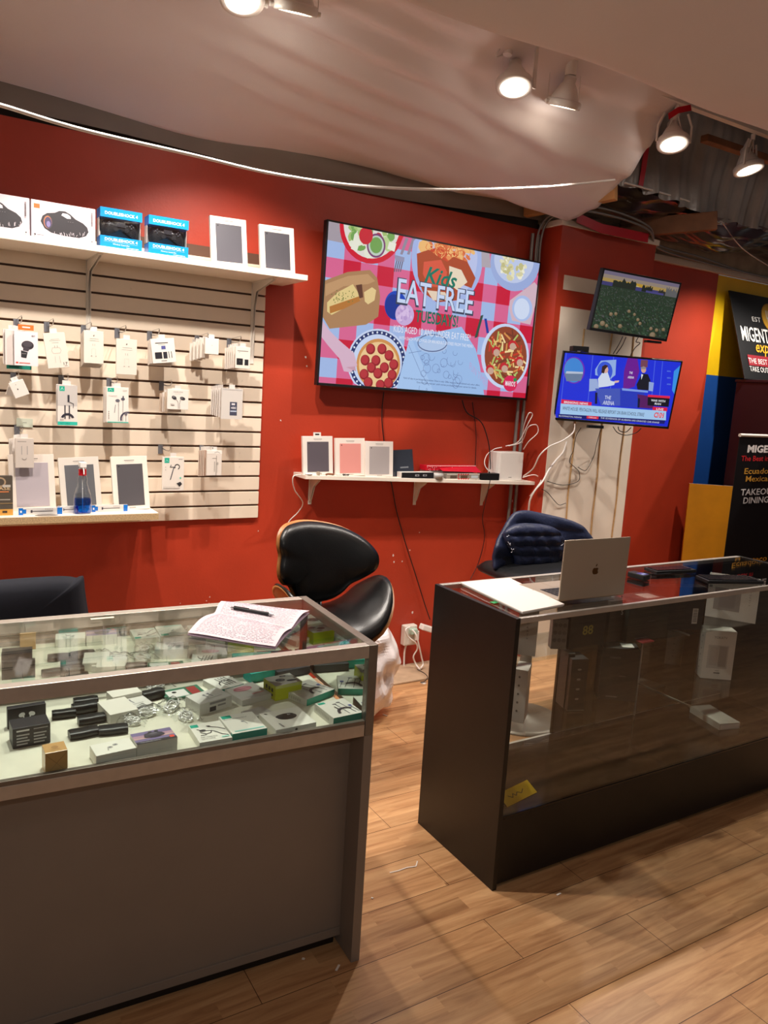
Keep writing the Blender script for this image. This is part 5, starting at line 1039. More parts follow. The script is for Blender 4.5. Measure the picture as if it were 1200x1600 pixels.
onDeck('watch_box', (431, 1151), (494, 1138), .115, .018, PW, 'white flat box showing a black smart watch band', 'watch box', A_watch)
onDeck('earphone_box', (522, 1136), (568, 1126), .11, .026, PW, 'white earphone box with a green front end by the corner post', 'earphone box', A_wired)
onDeck('earbud_box', (312, 1119), (362, 1104), .075, .034, (214, 212, 206), 'grey-white earbud box resting above the 66W box', 'earbud box', A_jbuds)
onDeck('earbud_box', (378, 1104), (424, 1092), .105, .018, (206, 202, 196), 'box with a pink earbud case printed on its lid', 'earbud box', A_pink)
onDeck('gadget_box', (430, 1096), (471, 1087), .075, .046, (198, 206, 30), 'lime green boxed gadget with a round black camera print', 'gadget box', A_mic)
onDeck('earphone_box', (482, 1103), (525, 1086), .11, .020, (216, 214, 206), 'white earphone box behind the green-ended one, nearer the lime gadget', 'earphone box', A_wired)
onDeck('cable_box', (345, 1088), (381, 1078), .10, .020, (220, 218, 210), 'white box with a coiled black cable and teal end behind the pink one', 'cable box', A_cab)
onDeck('accessory_box', (392, 1068), (448, 1056), .05, .03, (22, 168, 156), 'teal box lying behind the lime green gadget', 'accessory box')
onDeck('accessory_box', (455, 1060), (505, 1050), .05, .026, (52, 50, 56), 'dark grey box at the back behind the lime green gadget', 'accessory box')
onDeck('earbud_box', (186, 1124), (240, 1110), .08, .022, (216, 214, 208), 'white box at the back behind the black pouches', 'earbud box', A_jbuds)
onDeck('earbud_box', (392, 1128), (425, 1118), .05, .012, (204, 202, 196), 'small flat white box behind the watch box', 'earbud box')
def A_case(F): F['top'].rect(0, 0, 1, 1, (50, 110, 84)); F['top'].rect(.1, .2, .6, .9, (222, 220, 216)); F['top'].ell(.3, .4, .06, .1, (40, 40, 44)); F['top'].rect(.66, .1, .9, .9, (150, 50, 50))
onDeck('phone_case_pack', (262, 1098), (322, 1086), .07, .008, (60, 100, 84), 'green and red phone case pack lying behind the coiled cables', 'phone case pack', A_case)
onDeck('charger_box', (172, 1134), (216, 1124), .10, .030, (226, 222, 212), 'film-wrapped white charger box right of the black pouches', 'charger box', None)
onDeck('charger_box', (176, 1108), (222, 1098), .05, .034, (224, 220, 210), 'film-wrapped white charger box at the back, behind the other wrapped one', 'charger box', None)
# black pouches
def pouch(px, py, W, D_, H_, rot, label, z=ZD):
    W *= .8
    c = dk(px, py, z); g = G()
    def f(u, v):
        x = (u-.5)*W; an = v*2*PI; k = (abs(math.cos(an))**.6)*(1 if math.cos(an) > 0 else -1); s_ = (abs(math.sin(an))**.6)*(1 if math.sin(an) > 0 else -1); e = 1-.10*abs(2*u-1)**6+.03*math.sin(u*9+v*7)
        return (x, k*D_/2*e, H_/2+s_*H_/2*e)
    g.grid(f, 16, 16); P = [f(0, j/16) for j in range(16)]; g.add(P, [tuple(range(16))]); P = [f(1, j/16) for j in range(16)]; g.add(P, [tuple(reversed(range(16)))])
    o = g.build('black_pouch', 'black_plastic', None, (c.x, c.y, z), (0, 0, rot)); tag(o, label, 'pouch', 'glossy black pouches')
pouch(100, 1121, .075, .03, .022, -.1, 'black pouch lying farthest left of its group'); pouch(133, 1113, .085, .035, .028, .0, 'black pouch standing rolled behind the others'); pouch(134, 1102, .08, .035, .024, -.05, 'black pouch at the very back of its group')
pouch(143, 1129, .085, .035, .022, .0, 'black pouch in the middle of its group'); pouch(131, 1150, .09, .04, .020, .05, 'black pouch in front at the left of its group'); pouch(177, 1145, .09, .04, .020, -.15, 'black pouch in front at the right of its group'); pouch(238, 1092, .08, .035, .028, .2, 'black patterned pouch behind the coiled clear cables')
# coiled cables in clear bags
for i, (px, py, s_, lab) in enumerate(((228, 1118, .034, 'coiled white cable in a clear bag, leftmost coil'), (268, 1108, .036, 'coiled white cable in a clear bag, middle coil'), (290, 1124, .030, 'coiled white cable in a clear bag nearest the 66W box'), (206, 1132, .026, 'coiled white cable in a clear bag beside the purple-lidded box'), (243, 1078, .034, 'coiled white cable in a clear bag at the back'))):
    c = dk(px, py); t = thing('coiled_cable', lab, 'cable', (c.x, c.y, ZD), (0, 0, i*.9), 'coiled cables in clear bags'); pts = []
    for k in range(90): an = k*.42; r = s_*(.6+.12*math.sin(k*.37)); pts.append((r*math.cos(an)*1.2, r*.75*math.sin(an), .006+.010*(k/90)+.004*math.sin(k)))
    G().tube(pts, .0020, 5, (236, 234, 230)).build('cable', 'gloss_card', t)
    rr = random.Random(i)
    def fb(u, v): return ((u-.5)*s_*3, (v-.5)*s_*2.2, .0065+.022*math.sin(u*PI)**.6*math.sin(v*PI)**.6+.003*math.sin(u*19+i)+.003*math.sin(v*23+u*9+i))
    G().grid(fb, 16, 14).build('clear_bag', 'film', t)
# notebook with pen
NA, NB, NC, ND = V((.61, 1.992, 0)), V((.787, 1.80, 0)), V((1.013, 2.065, 0)), V((.803, 2.25, 0))   # left-front, right-front, right-back, left-back
zt = ZT; t = thing('open_notebook', 'open handwritten notebook lying on the glass counter', 'notebook', (NA.x, NA.y, zt))
S0, S1 = V((.736, 2.139, 0)), V((.890, 1.925, 0))      # spine line ends
def page(a, b, c, d, h0, h1, n=12):      # a-b outer edge, d-c spine
    def f(u, v):
        p = (a*(1-v)+b*v)*(1-u)+(d*(1-v)+c*v)*u; q = p-NA; return (q.x, q.y, .004+h0*(1-u)+h1*u+.012*math.sin(u*PI)**1.2+.0012*math.sin(v*7+u*5))
    return f
rr = random.Random(9)
for nm, f, lab in (('page', page(NA, NB, S1, S0, .003, .006), ''), ('page', page(ND, NC, S1, S0, .004, .006), '')):
    g = G().grid(f, 14, 10, (222, 206, 212))
    # ruled handwriting: strokes follow the page surface
    for r_ in range(22):
        u = .08+r_*.042; x = .06
        while x < .92:
            wl = rr.uniform(.02, .06)
            pts = []
            for k in range(5): p = V(f(u+rr.uniform(-.008, .008), x+wl*k/4))+V((0, 0, .0009)); pts.append(p)
            for p, q in zip(pts[:-1], pts[1:]):
                dd = (q-p).normalized(); nn = V((-dd.y, dd.x, 0))*.0006; g.add([p+nn, q+nn, q-nn, p-nn], [(3, 2, 1, 0)], (110, 100, 130))
            x += wl+rr.uniform(.008, .02)
            if rr.random() < .08: x += .1
    g.build('page', 'paper', t)
for a_, b_, dz in ((NA, NB, .0), (ND, NC, .0)):
    g = G(); g.grid(lambda u, v: tuple(((a_*(1-v)+b_*v)*(1-u)+(S0*(1-v)+S1*v)*u)-NA+V((0, 0, .0005+.003*math.sin(u*PI)))), 6, 6, (196, 168, 190)); g.build('cover', 'card', t, solid=.003)
g = G().tube([V((S0-NA)*(1-k/8)+(S1-NA)*k/8)+V((0, 0, .008+.001*(k % 2))) for k in range(9)], .003, 6, (230, 226, 226)); g.build('spine', 'card', t)
pa, pb = onZ(366, 950, ZT+.022), onZ(430, 961, ZT+.024); t = thing('ballpoint_pen', 'black ballpoint pen lying across the open notebook', 'pen', pa); d = pb-pa; L = d.length; R = d.to_track_quat('Y', 'Z').to_matrix().to_4x4()
g = G(); g.M = R; g.cyl((0, 0, 0), (0, L*.86, 0), .0048, .0052, 14).box((-.002, .0, .005), (.002, L*.36, .0065)).build('barrel', 'black_plastic', t); g = G(); g.M = R; g.cyl((0, L*.86, 0), (0, L, 0), .005, .001, 12).cyl((0, -.012, 0), (0, 0, 0), .003, n=10).build('tip', 'steel', t)
c = onZ(160, 966, ZT); tag(G().box((-.032, -.007, 0), (.032, .007, .0006), (232, 226, 206)).build('tape_piece', 'gloss_card', None, (c.x, c.y, ZT), (0, 0, CPH)), 'torn strip of clear-white tape on the back rail of the counter', 'tape')

# ================================================================== RIGHT SHOWCASE
BX, BY = 1.6268, 1.8083; BD = .463; BL = 1.83; BT = .965
t = thing('display_showcase', 'long black showcase with glass front and shelves', 'display showcase', (BX, BY, 0))
G().box((0, 0, 0), (.018, BD, BT)).build('side_panel', 'black_laminate', t, bevel=.001); G().box((BL-.018, 0, 0), (BL, BD, BT)).build('side_panel', 'black_laminate', t, bevel=.001)
G().box((.018, .006, .015), (BL-.018, .022, .256)).build('front_panel', 'black_laminate', t, bevel=.001)
G().box((.018, .005, .2562), (BL-.018, .016, .266)).build('glass_channel', 'black_gloss', t, bevel=.001)
G().box((.018, .016, .24), (BL-.018, BD-.02, .256)).build('deck', 'black_gloss', t)
G().box((.018, BD-.018, .015), (BL-.018, BD-.004, .240)).build('back_panel', 'black_laminate', t)
G().box((.0182, -.001, BT-.019), (BL-.0182, .014, BT)).build('top_front_rail', 'alu', t, bevel=.0015)
G().box((.0182, BD-.022, BT-.019), (BL-.0182, BD, BT)).build('top_back_rail', 'alu', t, bevel=.0015)
G().box((.0184, .015, BT-.008), (BL-.0184, BD-.023, BT-.002)).build('glass_top', 'front_glass', t)
G().box((.0184, .007, .260), (BL-.0184, .012, BT-.020)).build('front_glass', 'front_glass', t)
G().box((.0184, BD-.020, .2402), (BL-.0184, BD-.001, .252)).build('door_track', 'alu', t, bevel=.001)
G().box((.68, BD-.010, .253), (BL-.0186, BD-.005, BT-.020)).build('tinted_door', 'tint_glass', t); 
G().box((.66, BD-.013, .253), (.679, BD-.0022, BT-.020)).build('door_frame', 'black_gloss', t)
SU, SLw = .722, .42
G().box((.0186, .19, SU-.005), (BL-.0186, BD-.024, SU)).build('glass_shelf', 'glass', t); G().box((.0186, .145, SLw-.005), (1.16, BD-.024, SLw)).build('glass_shelf', 'glass', t); G().box((1.163, .145, SLw-.005), (BL-.0186, BD-.024, SLw)).build('glass_shelf', 'glass', t)
for x in (.03, 1.16): G().box((x-.004, BD-.030, .256), (x+.004, BD-.0245, BT-.02)).box((x-.003, .15, SLw-.012), (x+.003, BD-.03, SLw-.0055)).box((x-.003, .2, SU-.012), (x+.003, BD-.03, SU-.0055)).build('shelf_bracket', 'alu', t)
def gbox(pL, pR, z, depth, h, col, label, art=None, mat='card', name='device_box', group=None, cat='device box', pull=0):
    A = onZ(*pL, z); B = onZ(*pR, z); d = B-A; W = d.length; an = math.atan2(d.y, d.x); n = V((-math.sin(an), math.cos(an), 0)); c = (A+B)/2+n*(depth/2+pull)
    return carton(name, W, depth, h, col, label, cat, (c.x, c.y, z+.0002), an, art=art, mat=mat, group=group)
GWH = (214, 208, 200)
def A_tv(F):
    a = F['front']; a.text('YOKATV', .5, .14, .05, (120, 112, 108), w=.42, al='c', bold=.01); a.rect(.14, .30, .80, .78, (196, 186, 178)); a.rect(.2, .34, .46, .72, (186, 174, 166)); a.rect(.5, .32, .76, .74, (168, 158, 152)); a.rect(.4, .86, .6, .885, (110, 104, 100)); a.rect(.44, .82, .56, .83, (150, 144, 140))
    b = F['left']
    for k in range(6): b.ell(.55, .16+.13*k, .05, .018, (120, 112, 108))
def A_tvside(F):
    a = F['front']; a.rect(.14, .28, .66, .80, (168, 160, 154)); a.rect(.24, .34, .56, .74, (154, 146, 142)); 
    for k in range(9): a.text('YOKATV'[k] if k < 6 else '', .84, .3+.06*k, .035, (120, 112, 108), al='c') if k < 6 else None
    a.rect(.02, .24, .08, .3, (120, 112, 108))
def A_rot(F):
    a = F['front']
    for k in range(6): a.text('YOKATV'[k], .5, .32+.07*k, .045, (120, 112, 108), al='c')
def A_cam(F):
    a = F['front']; 
    for k in range(5): a.ell(.4, .14+.16*k, .08, .022, (104, 96, 92))
    b = F['left']; 
def A_bk(F):
    a = F['front']; a.text('YOKATV', .35, .18, .035, (120, 114, 106), w=.3, al='c'); a.rect(.3, .36, .78, .37, (52, 48, 44)); a.rect(.34, .44, .72, .80, (40, 36, 34)); a.rect(.5, .52, .68, .53, (110, 104, 98)); F['top'].rect(.55, .2, .88, .75, (214, 208, 200)); a.rect(.2, .92, .5, .94, (110, 106, 100))
def A_bk2(F):
    a = F['front']
    for k in range(4): a.ell(.5, .2+.19*k, .12, .02, (130, 124, 116))
    a.rect(0, .985, 1, 1, (130, 128, 116)); b = F['left']
    for k in range(6): b.ell(.3+.1*(k % 3), .55+.07*k, .03, .012, (110, 104, 98))
def A_88(F): a = F['front']; a.text('88', .5, .62, .2, (150, 140, 60), w=.3, al='c', bold=.02); a.rect(.1, .1, .9, .12, (60, 56, 50))
def A_bar(F):
    a = F['front']; a.rect(.80, .50, .90, .86, (206, 200, 192)); 
    for k in range(8): a.rect(.815, .53+.038*k, .885, .545+.038*k, (60, 56, 52))
    a.rect(.06, .1, .07, .9, (64, 60, 54)); a.rect(.72, .0, .73, 1, (50, 46, 42)); a.text('TV BOX', .30, .3, .1, (96, 92, 86), w=.2)
def A_22(F): a = F['front']; a.text('S', .8, .3, .12, (196, 190, 182), al='c', bold=.02); a.rect(.05, .4, .3, .41, (90, 84, 76))
# upper shelf
gbox((806, 1022), (836, 1026), SU, .07, .20, GWH, 'white boxed device at the left end of the upper glass shelf', A_rot)
gbox((860, 1014), (884, 1015), SU, .04, .12, (120, 112, 104), 'grey patterned box beside the white one on the upper shelf', lambda F: [F['front'].disc(.2+.3*(k % 3), .2+.25*(k//3), .008, (96, 88, 82)) for k in range(9)])
gbox((888, 1015), (943, 1006), SU, .08, .18, (44, 40, 36), 'black box with a yellow 88 on the upper glass shelf', A_88)
gbox((948, 1004), (972, 1000), SU, .10, .17, (58, 52, 44), 'narrow brown-black box on the upper glass shelf', A_22)
gbox((978, 1004), (1040, 995), SU, .12, .165, (40, 42, 36), 'dark green-black box in the middle of the upper glass shelf', A_bk)
gbox((1012, 985), (1098, 985), SU, .05, .19, (40, 36, 34), 'wide black box with a white barcode label', A_bar, pull=.01)
gbox((1101, 962), (1180, 975), SU, .045, .2, (226, 222, 212), 'large white boxed device at the right of the upper glass shelf', A_tvside)
t0 = gbox((1005, 1006), (1022, 1003), SU, .16, .006, (170, 70, 70), 'thin red leaflet lying on the upper glass shelf', name='leaflet', cat='leaflet')
# lower shelf
gbox((797, 1127), (818, 1131), SLw, .10, .215, (200, 190, 182), 'white box with a column of dark dots on the lower glass shelf', A_cam)
gbox((868, 1096), (880, 1107), SLw, .03, .235, (34, 30, 28), 'slim black box leaning against the dotted black one', None)
gbox((886, 1111), (912, 1110), SLw, .09, .22, (38, 34, 32), 'black box with a column of pale dots on the lower glass shelf', A_bk2)
gbox((934, 1092), (992, 1097), SLw, .10, .23, (44, 40, 36), 'black boxed device with a white label on its lid, lower shelf', A_bk)
gbox((1094, 1059), (1142, 1063), SLw, .075, .235, (224, 214, 204), 'white boxed device standing on the lower glass shelf', A_tv)
# on the deck of the case
A = onZ(1088, 1106, .256); B = onZ(1165, 1137, .256)
g = G().box((-.055, -.10, 0), (.055, .10, .03), (196, 190, 182)).box((-.05, -.08, .0301), (.05, .09, .0305), (216, 210, 202)).box((-.05, -.1005, .004), (.05, -.1, .024), (230, 226, 220)); o = g.build('adapter_box', 'gloss_card', None, (3.10, 2.05, .2562), (0, 0, -.25), .003); tag(o, 'clear and white boxed gadget lying on the black deck', 'box')
g = G().box((-.085, -.001, 0), (.085, .001, .055), (220, 176, 20)); a = Art(g, (-.085, -.001, .055), (.17, 0, 0), (0, 0, -.055)); a.text('Sale', .3, .5, .3, (40, 34, 20), w=.3) if False else None; a.line([(.2, .4), (.3, .62), (.36, .4), (.42, .6), (.5, .42), (.6, .6), (.7, .4)], .003, (60, 50, 20)); o = g.build('yellow_card', 'card', None, (1.80, 1.885, .2570), (-1.05, 0, .2)); tag(o, 'yellow card with black scribble in the left corner of the deck', 'card')

# ---- on top of the black showcase
ZTOP = BT
t = thing('laptop', 'open silver laptop seen from behind on the black showcase', 'laptop', (2.06, 1.905, ZTOP), (0, 0, -.03))
LW, LD = .318, .222
g = G().box((-LW/2, 0, .003), (LW/2, LD, .0125)); g.build('base', 'silver_lid', t, bevel=.003)
g = G(); 
for r_ in range(5):
    for k in range(13): g.box((-.13+k*.0202, .035+r_*.0195, .0126), (-.13+k*.0202+.0165, .035+r_*.0195+.016, .0136), (24, 24, 26))
g.build('keyboard', 'card', t); G().box((-.055, .145, .0126), (.055, .212, .013)).build('trackpad', 'silver_lid', t)
Ml = Matrix.Rotation(0, 4, 'X'); g = G().box((-LW/2, -.005, .006), (LW/2, .001, .226)); lid = g.build('lid', 'silver_lid', t, (0, 0, 0), (.02, 0, 0), .004)
G().box((-LW/2+.006, .0012, .014), (LW/2-.006, .0016, .22)).build('display', 'dark_screen', lid)
g = G(); a = Art(g, (-LW/2, -.0051, .226), (LW, 0, 0), (0, 0, -.22)); 
pts = []
for k in range(48):
    th = 2*PI*k/48; x = math.cos(th); y = math.sin(th); r = .0145*(1+.05*math.cos(2*th)); X_ = x*r; Y_ = y*r*1.02
    if y < -.7: Y_ += .0035*(1-abs(x)/.71) if abs(x) < .71 else 0
    if y > .8: Y_ -= .002*(1-abs(x)/.6) if abs(x) < .6 else 0
    dx, dy = X_-.0175, Y_+.001                         # the bite on the right
    if (dx*dx+dy*dy) < .0072**2: an = math.atan2(dy, dx); X_, Y_ = .0175+.0072*math.cos(an), -.001+.0072*math.sin(an)
    pts.append((.5+X_/LW, .54+Y_/.22))
a.poly(pts, (110, 84, 56)); a.poly([(.5+(.000+.006*c_)/LW, .54+(-.0215+.006*s_)/.22) for c_, s_ in ((-.1, 1.1), (-.1, .3), (.3, -.4), (.95, -.9), (1.0, -.2), (.6, .6))], (110, 84, 56)); g.build('logo', 'gold_logo', lid)
G().cyl((-LW*.36, .002, .009), (LW*.36, .002, .009), .005, n=12).build('hinge', 'black_plastic', t)
# white tablet-sized box / folder left of the laptop
q = [onZ(722, 912, ZTOP+.012), onZ(838, 944, ZTOP+.012), onZ(858, 930, ZTOP+.012), onZ(790, 906, ZTOP+.012)]
A, B = V((1.72, 2.21, 0)), V((1.705, 1.86, 0))
q = [V((1.712, 2.225)), V((1.945, 2.222)), V((1.885, 1.86)), V((1.675, 1.835))]
g = G(); P = [V((p.x, p.y, 0)) for p in q]; c0 = sum(P, V((0, 0, 0)))/4; L4 = [(p-c0) for p in P]
def slab(z0, z1, sc, col): g.add([tuple(p*sc+V((0, 0, z0))) for p in L4]+[tuple(p*sc+V((0, 0, z1))) for p in L4], [(3, 2, 1, 0)[::-1], (4, 5, 6, 7)[::-1], (0, 1, 5, 4), (1, 2, 6, 5), (2, 3, 7, 6), (3, 0, 4, 7)], col)
slab(0, .004, .98, (206, 198, 192)); slab(.0045, .012, 1.0, (242, 234, 226)); 
for u_ in (.2, .5, .8): p = L4[1]*(1-u_)+L4[2]*u_; g.cyl((p.x-.012, p.y, .012), (p.x-.012, p.y, .0123), .002, n=10, col=(90, 80, 76))
o = g.build('paper_pad', 'card', None, (c0.x, c0.y, ZTOP), None, .002); bm = bmesh.new(); bm.from_mesh(o.data); bmesh.ops.recalc_face_normals(bm, faces=bm.faces); bm.to_mesh(o.data); bm.free(); tag(o, 'thick white punched paper pad left of the laptop', 'paper pad')
c = onZ(773, 941, ZTOP+.001); tag(G().box((-.014, -.011, 0), (.014, .011, .0012), (40, 150, 84)).build('sticky_note', 'card', None, (c.x, c.y, ZTOP), (0, 0, .1)), 'small green sticker under the edge of the paper pad', 'sticker')
# card reader + keyboards
def keys(px0, px1, py0, py1, label, rz, name='keyboard', W=.28, D=.1):
    c = onZ((px0+px1)/2, (py0+py1)/2, ZTOP+.01); t = thing(name, label, 'keyboard', (c.x, c.y, ZTOP), (0, 0, rz)); G().box((-W/2, -D/2, 0), (W/2, D/2, .014)).build('case', 'black_plastic', t, bevel=.003); g = G()
    for i in range(int(W/.019)-1):
        for j in range(int(D/.021)): g.box((-W/2+.008+i*.019, -D/2+.008+j*.021, .0141), (-W/2+.008+i*.019+.016, -D/2+.008+j*.021+.017, .018), (34, 34, 38))
    g.build('keys', 'gloss_card', t)
keys(1015, 1080, 886, 893, 'black keyboard lying near the back rail of the showcase', -.15, W=.22, D=.08); keys(1105, 1175, 898, 912, 'black keyboard lying nearer the right end of the showcase', -.35, W=.26, D=.09)
c = onZ(1010, 907, ZTOP); t = thing('card_reader', 'small black card terminal with a blue lit display', 'card terminal', (c.x, c.y+.03, ZTOP), (0, 0, .1)); G().box((-.022, -.03, 0), (.022, .05, .022)).build('body', 'black_plastic', t, bevel=.004)
g = G().box((-.017, -.022, .0221), (.017, .012, .0225), (60, 80, 150)); g.box((-.013, -.016, .0226), (.013, -.006, .0228), (180, 190, 226)); g.build('display', 'screen', t); G().tube([(.0, .05, .01), (.05, .045, .01), (.12, .0, .006), (.2, -.01, .004)], .003, 6).build('cable', 'black_plastic', t)
# ================================================================== CHAIRS
def star_base(t, r=.30, hgt=.40, mat='steel'):
    for k in range(5):
        a = k*2*PI/5+.3; d = V((math.cos(a), math.sin(a), 0)); G().tube([d*.03+V((0, 0, .10)), d*r+V((0, 0, .065))], lambda q: .020-.008*q, 8).cyl(tuple(d*r+V((0, 0, .03))), tuple(d*r+V((0, 0, .065))), .006).build('leg', mat, t)
        w_ = V((-d.y, d.x, 0)); G().cyl(tuple(d*r+w_*.012+V((0, 0, .028))), tuple(d*r-w_*.012+V((0, 0, .028))), .028, n=18).build('caster', 'black_plastic', t)
    G().cyl((0, 0, .08), (0, 0, hgt), .025, n=18).build('column', mat, t)
# black shell chair: outlines measured on the plane it stands in
YB = 2.86
def to_loc(px, py, Y, o): p = onY(px, py, Y); return (p.x-o.x, p.z-o.z)
org = V((onY(510, 900, YB).x, YB, 0))
t = thing('lounge_chair', 'black leather shell chair with bent walnut back behind the left counter', 'chair', org)
Q = lambda x, y: (400+x/4.615, 780+y/4.615)
back = [(225, 198), (300, 178), (420, 170), (560, 185), (680, 215), (780, 270), (840, 340), (860, 410), (840, 490), (770, 560), (700, 610), (650, 670), (580, 720), (490, 745), (390, 750), (320, 730), (290, 670), (262, 620), (210, 600), (165, 540), (160, 470), (176, 390), (160, 320), (175, 250)]
ol = closed([to_loc(*Q(*p), YB, org) for p in back], 4)
xs = [p[0] for p in ol]; xc = (min(xs)+max(xs))/2; hw = (max(xs)-min(xs))/2
def mback(off): return lambda x, z, q: (x-.012, off+.03-.09*abs((x-xc)/hw)**2.2-q+.10*(z-.9), z+.0)
P, F = blob(ol, mback(0), .045, 10, power=3.2); G().add(P, F, smooth=True).build('back_cushion', 'leather', t)
ol2 = [(xc+(x-xc)*1.03-.006, .93+(z-.93)*1.02) for x, z in ol]
P, F = blob(ol2, mback(.022), .006, 6, power=4); G().add(P, F, smooth=True).build('back_shell', 'walnut', t)
# seat: a saddle with raised wings, in plan
sx, sy = .275, .25; plan = closed([(-sx, .05), (-sx*.96, -.08), (-.17, -.18), (0, -.20), (.17, -.18), (sx*.96, -.08), (sx, .05), (sx*.8, .16), (.14, .18), (0, .20), (-.14, .18), (-sx*.8, .16)], 4)
SXO, SYO, SZO = -.0, -.08, .685
def mseat(off): return lambda x, y, q: (SXO+x*(1-.12*abs(x/sx)**2), SYO+y, SZO+off+.175*abs(x/sx)**2.1-.05*max(0, -y/.25)**2+q*.9)
P, F = blob(plan, mseat(0), .05, 10, power=3); F = [tuple(reversed(f)) for f in F]; G().add(P, F, smooth=True).build('seat_cushion', 'leather', t)
P, F = blob([(x*1.03, y*1.03) for x, y in plan], mseat(-.02), .004, 6, power=4); G().add(P, F, smooth=True).build('seat_shell', 'walnut', t)
g = G().tube([(SXO, SYO+.1, SZO-.03), (SXO, .06, SZO+.0), (SXO, .09, .85)], .018, 8); g.build('spine', 'steel', t)
c_ = empty('base', (SXO, SYO, 0)); c_.parent = t; star_base(c_, .15, SZO-.02); 

# desk chair with the jacket
YJ = 2.95; org = V((onY(830, 880, YJ).x, YJ, 0)); t = thing('office_chair', 'black office chair draped with a navy jacket behind the showcase', 'chair', org)
seat_c = onY(785, 900, 2.78)-org
plan = closed([(-.24, -.2), (0, -.23), (.24, -.2), (.25, .15), (.15, .22), (-.15, .22), (-.25, .15)], 4)
P, F = blob(plan, lambda x, y, q: (-.05+x, -.10+y, .80+q), .045, 8, power=4); G().add(P, [tuple(reversed(f)) for f in F], smooth=True).build('seat', 'black_plastic', t)
G().tube([(-.24, -.30, .842), (-.16, -.33, .848), (-.08, -.31, .85), (0.02, -.33, .848)], .0022, 5).build('seam', 'white_plastic', t)
Q8 = lambda x, y: (720+x/4.286, 780+y/4.286)
jo = [(190, 320), (205, 280), (250, 215), (280, 165), (330, 110), (370, 78), (440, 70), (530, 85), (620, 105), (690, 122), (745, 142), (795, 175), (830, 240), (860, 330), (870, 430), (860, 520), (700, 540), (520, 540), (380, 520), (250, 480), (185, 450), (186, 400)]
ol = closed([to_loc(*Q8(*p), YJ, org) for p in jo], 4)
G().tube([(-.02, .10, .78), (0, .12, .9), (0, .10, 1.0)], .02, 8).build('back_spine', 'black_plastic', t)
P, F = blob([((x-.01)*.84, .90+(z-.90)*.80) for x, z in ol], lambda x, z, q: (x, .035-q*.8-.06*abs(x/.3)**2, z), .03, 6); G().add(P, F, smooth=True).build('backrest', 'red_fabric', t)
c_ = empty('base', (-.05, -.08, 0)); c_.parent = t
G().lathe([(.0001, .0), (.22, .0), (.22, .008), (.19, .018), (.05, .03), (.032, .05), (.03, .60), (.0001, .76)], 36).build('pedestal', 'alu_dark', c_)
jk = thing('navy_jacket', 'navy quilted puffer jacket hung over the office chair back', 'jacket', org)
def quilt(x, z):
    s_ = abs(math.sin(z*PI/.052+.5*math.sin(x*7)))**.45; c_v = abs(math.sin((x+.03*math.sin(z*20))*PI/.11))**.3
    return .016*s_*(.55+.45*c_v)+.003*math.sin(x*70+z*50)
P, F = blob([(x-.020, z) for x, z in ol], lambda x, z, q: (x, -.0-q-.05*abs(x/.3)**2, z), .035, 44, power=5, bump=lambda x, z: .010*abs(math.sin(z*PI/.085+1.2*math.sin(x*5)))**.5+.004*math.sin(x*30+z*44)); G().add(P, F, smooth=True).build('shell', 'navy_nylon', jk)
hood = [(300, 230), (340, 190), (420, 165), (550, 170), (640, 195), (690, 245), (705, 330), (660, 420), (600, 490), (520, 522), (440, 515), (390, 465), (368, 390), (345, 350), (310, 300)]
olh = closed([to_loc(*Q8(*p), YJ-.09, org) for p in hood], 5)
P, F = blob(olh, lambda x, z, q: (x, -.065-q, z), .035, 44, power=4, bump=quilt); G().add(P, F, smooth=True).build('sleeve_panel', 'navy_nylon', jk)
for pts in ([(292, 250), (318, 330), (350, 420), (372, 500), (300, 500), (240, 440), (235, 330), (262, 285)], [(700, 270), (735, 300), (740, 420), (700, 500), (640, 500), (690, 420), (712, 340)]):
    oo = closed([to_loc(*Q8(*p), YJ-.06, org) for p in pts], 3); P, F = blob(oo, lambda x, z, q: (x, -.055-q, z), .012, 5); G().add(P, F, smooth=True).build('dark_gap', 'navy_fabric', jk)  # dark crescents standing in for the shaded gaps beside the panel
for x, y in ((318, 245), (322, 300), (345, 345), (680, 300), (695, 330)):
    p = onY(*Q8(x, y), YJ-.13)-org; rr = random.Random(int(x)); g = G()
    for k in range(7): d = V((rr.uniform(-1, 1), rr.uniform(-.5, .5), rr.uniform(-1, 1)))*.012; g.tube([p, p+d*.6+V((0, -.006, 0)), p+d], .0018, 5, (196, 200, 214) if k % 2 else (20, 22, 34))
    g.build('toggle', 'gloss_card', jk)
# dark chair at far left
YD = 2.75; org = V((onY(60, 940, YD).x, YD, 0)); t = thing('office_chair', 'dark blue fabric chair back behind the left end of the counter', 'chair', org)
zt_ = onY(110, 900, YD).z; xr = onY(132, 930, YD).x-org.x
out = closed([(-.34, .45), (xr, .45), (xr, zt_-.05), (xr-.03, zt_-.005), (0, zt_+.004), (-.30, zt_), (-.34, zt_-.04)], 5); P, F = blob(out, lambda x, z, q: (x, -q-.04*abs(x/.3)**2, z), .04, 8, power=5); G().add(P, F, smooth=True).build('backrest', 'navy_fabric', t)
P, F = blob(closed([(-.34, -.37), (xr, -.37), (xr, -.05), (-.34, -.05)], 5), lambda x, y, q: (x, y, .45+q), .05, 8, power=5); G().add(P, [tuple(reversed(f)) for f in F], smooth=True).build('seat', 'navy_fabric', t)
c_ = empty('base', (-.1, -.12, 0)); c_.parent = t; star_base(c_, .28, .43, 'black_plastic')

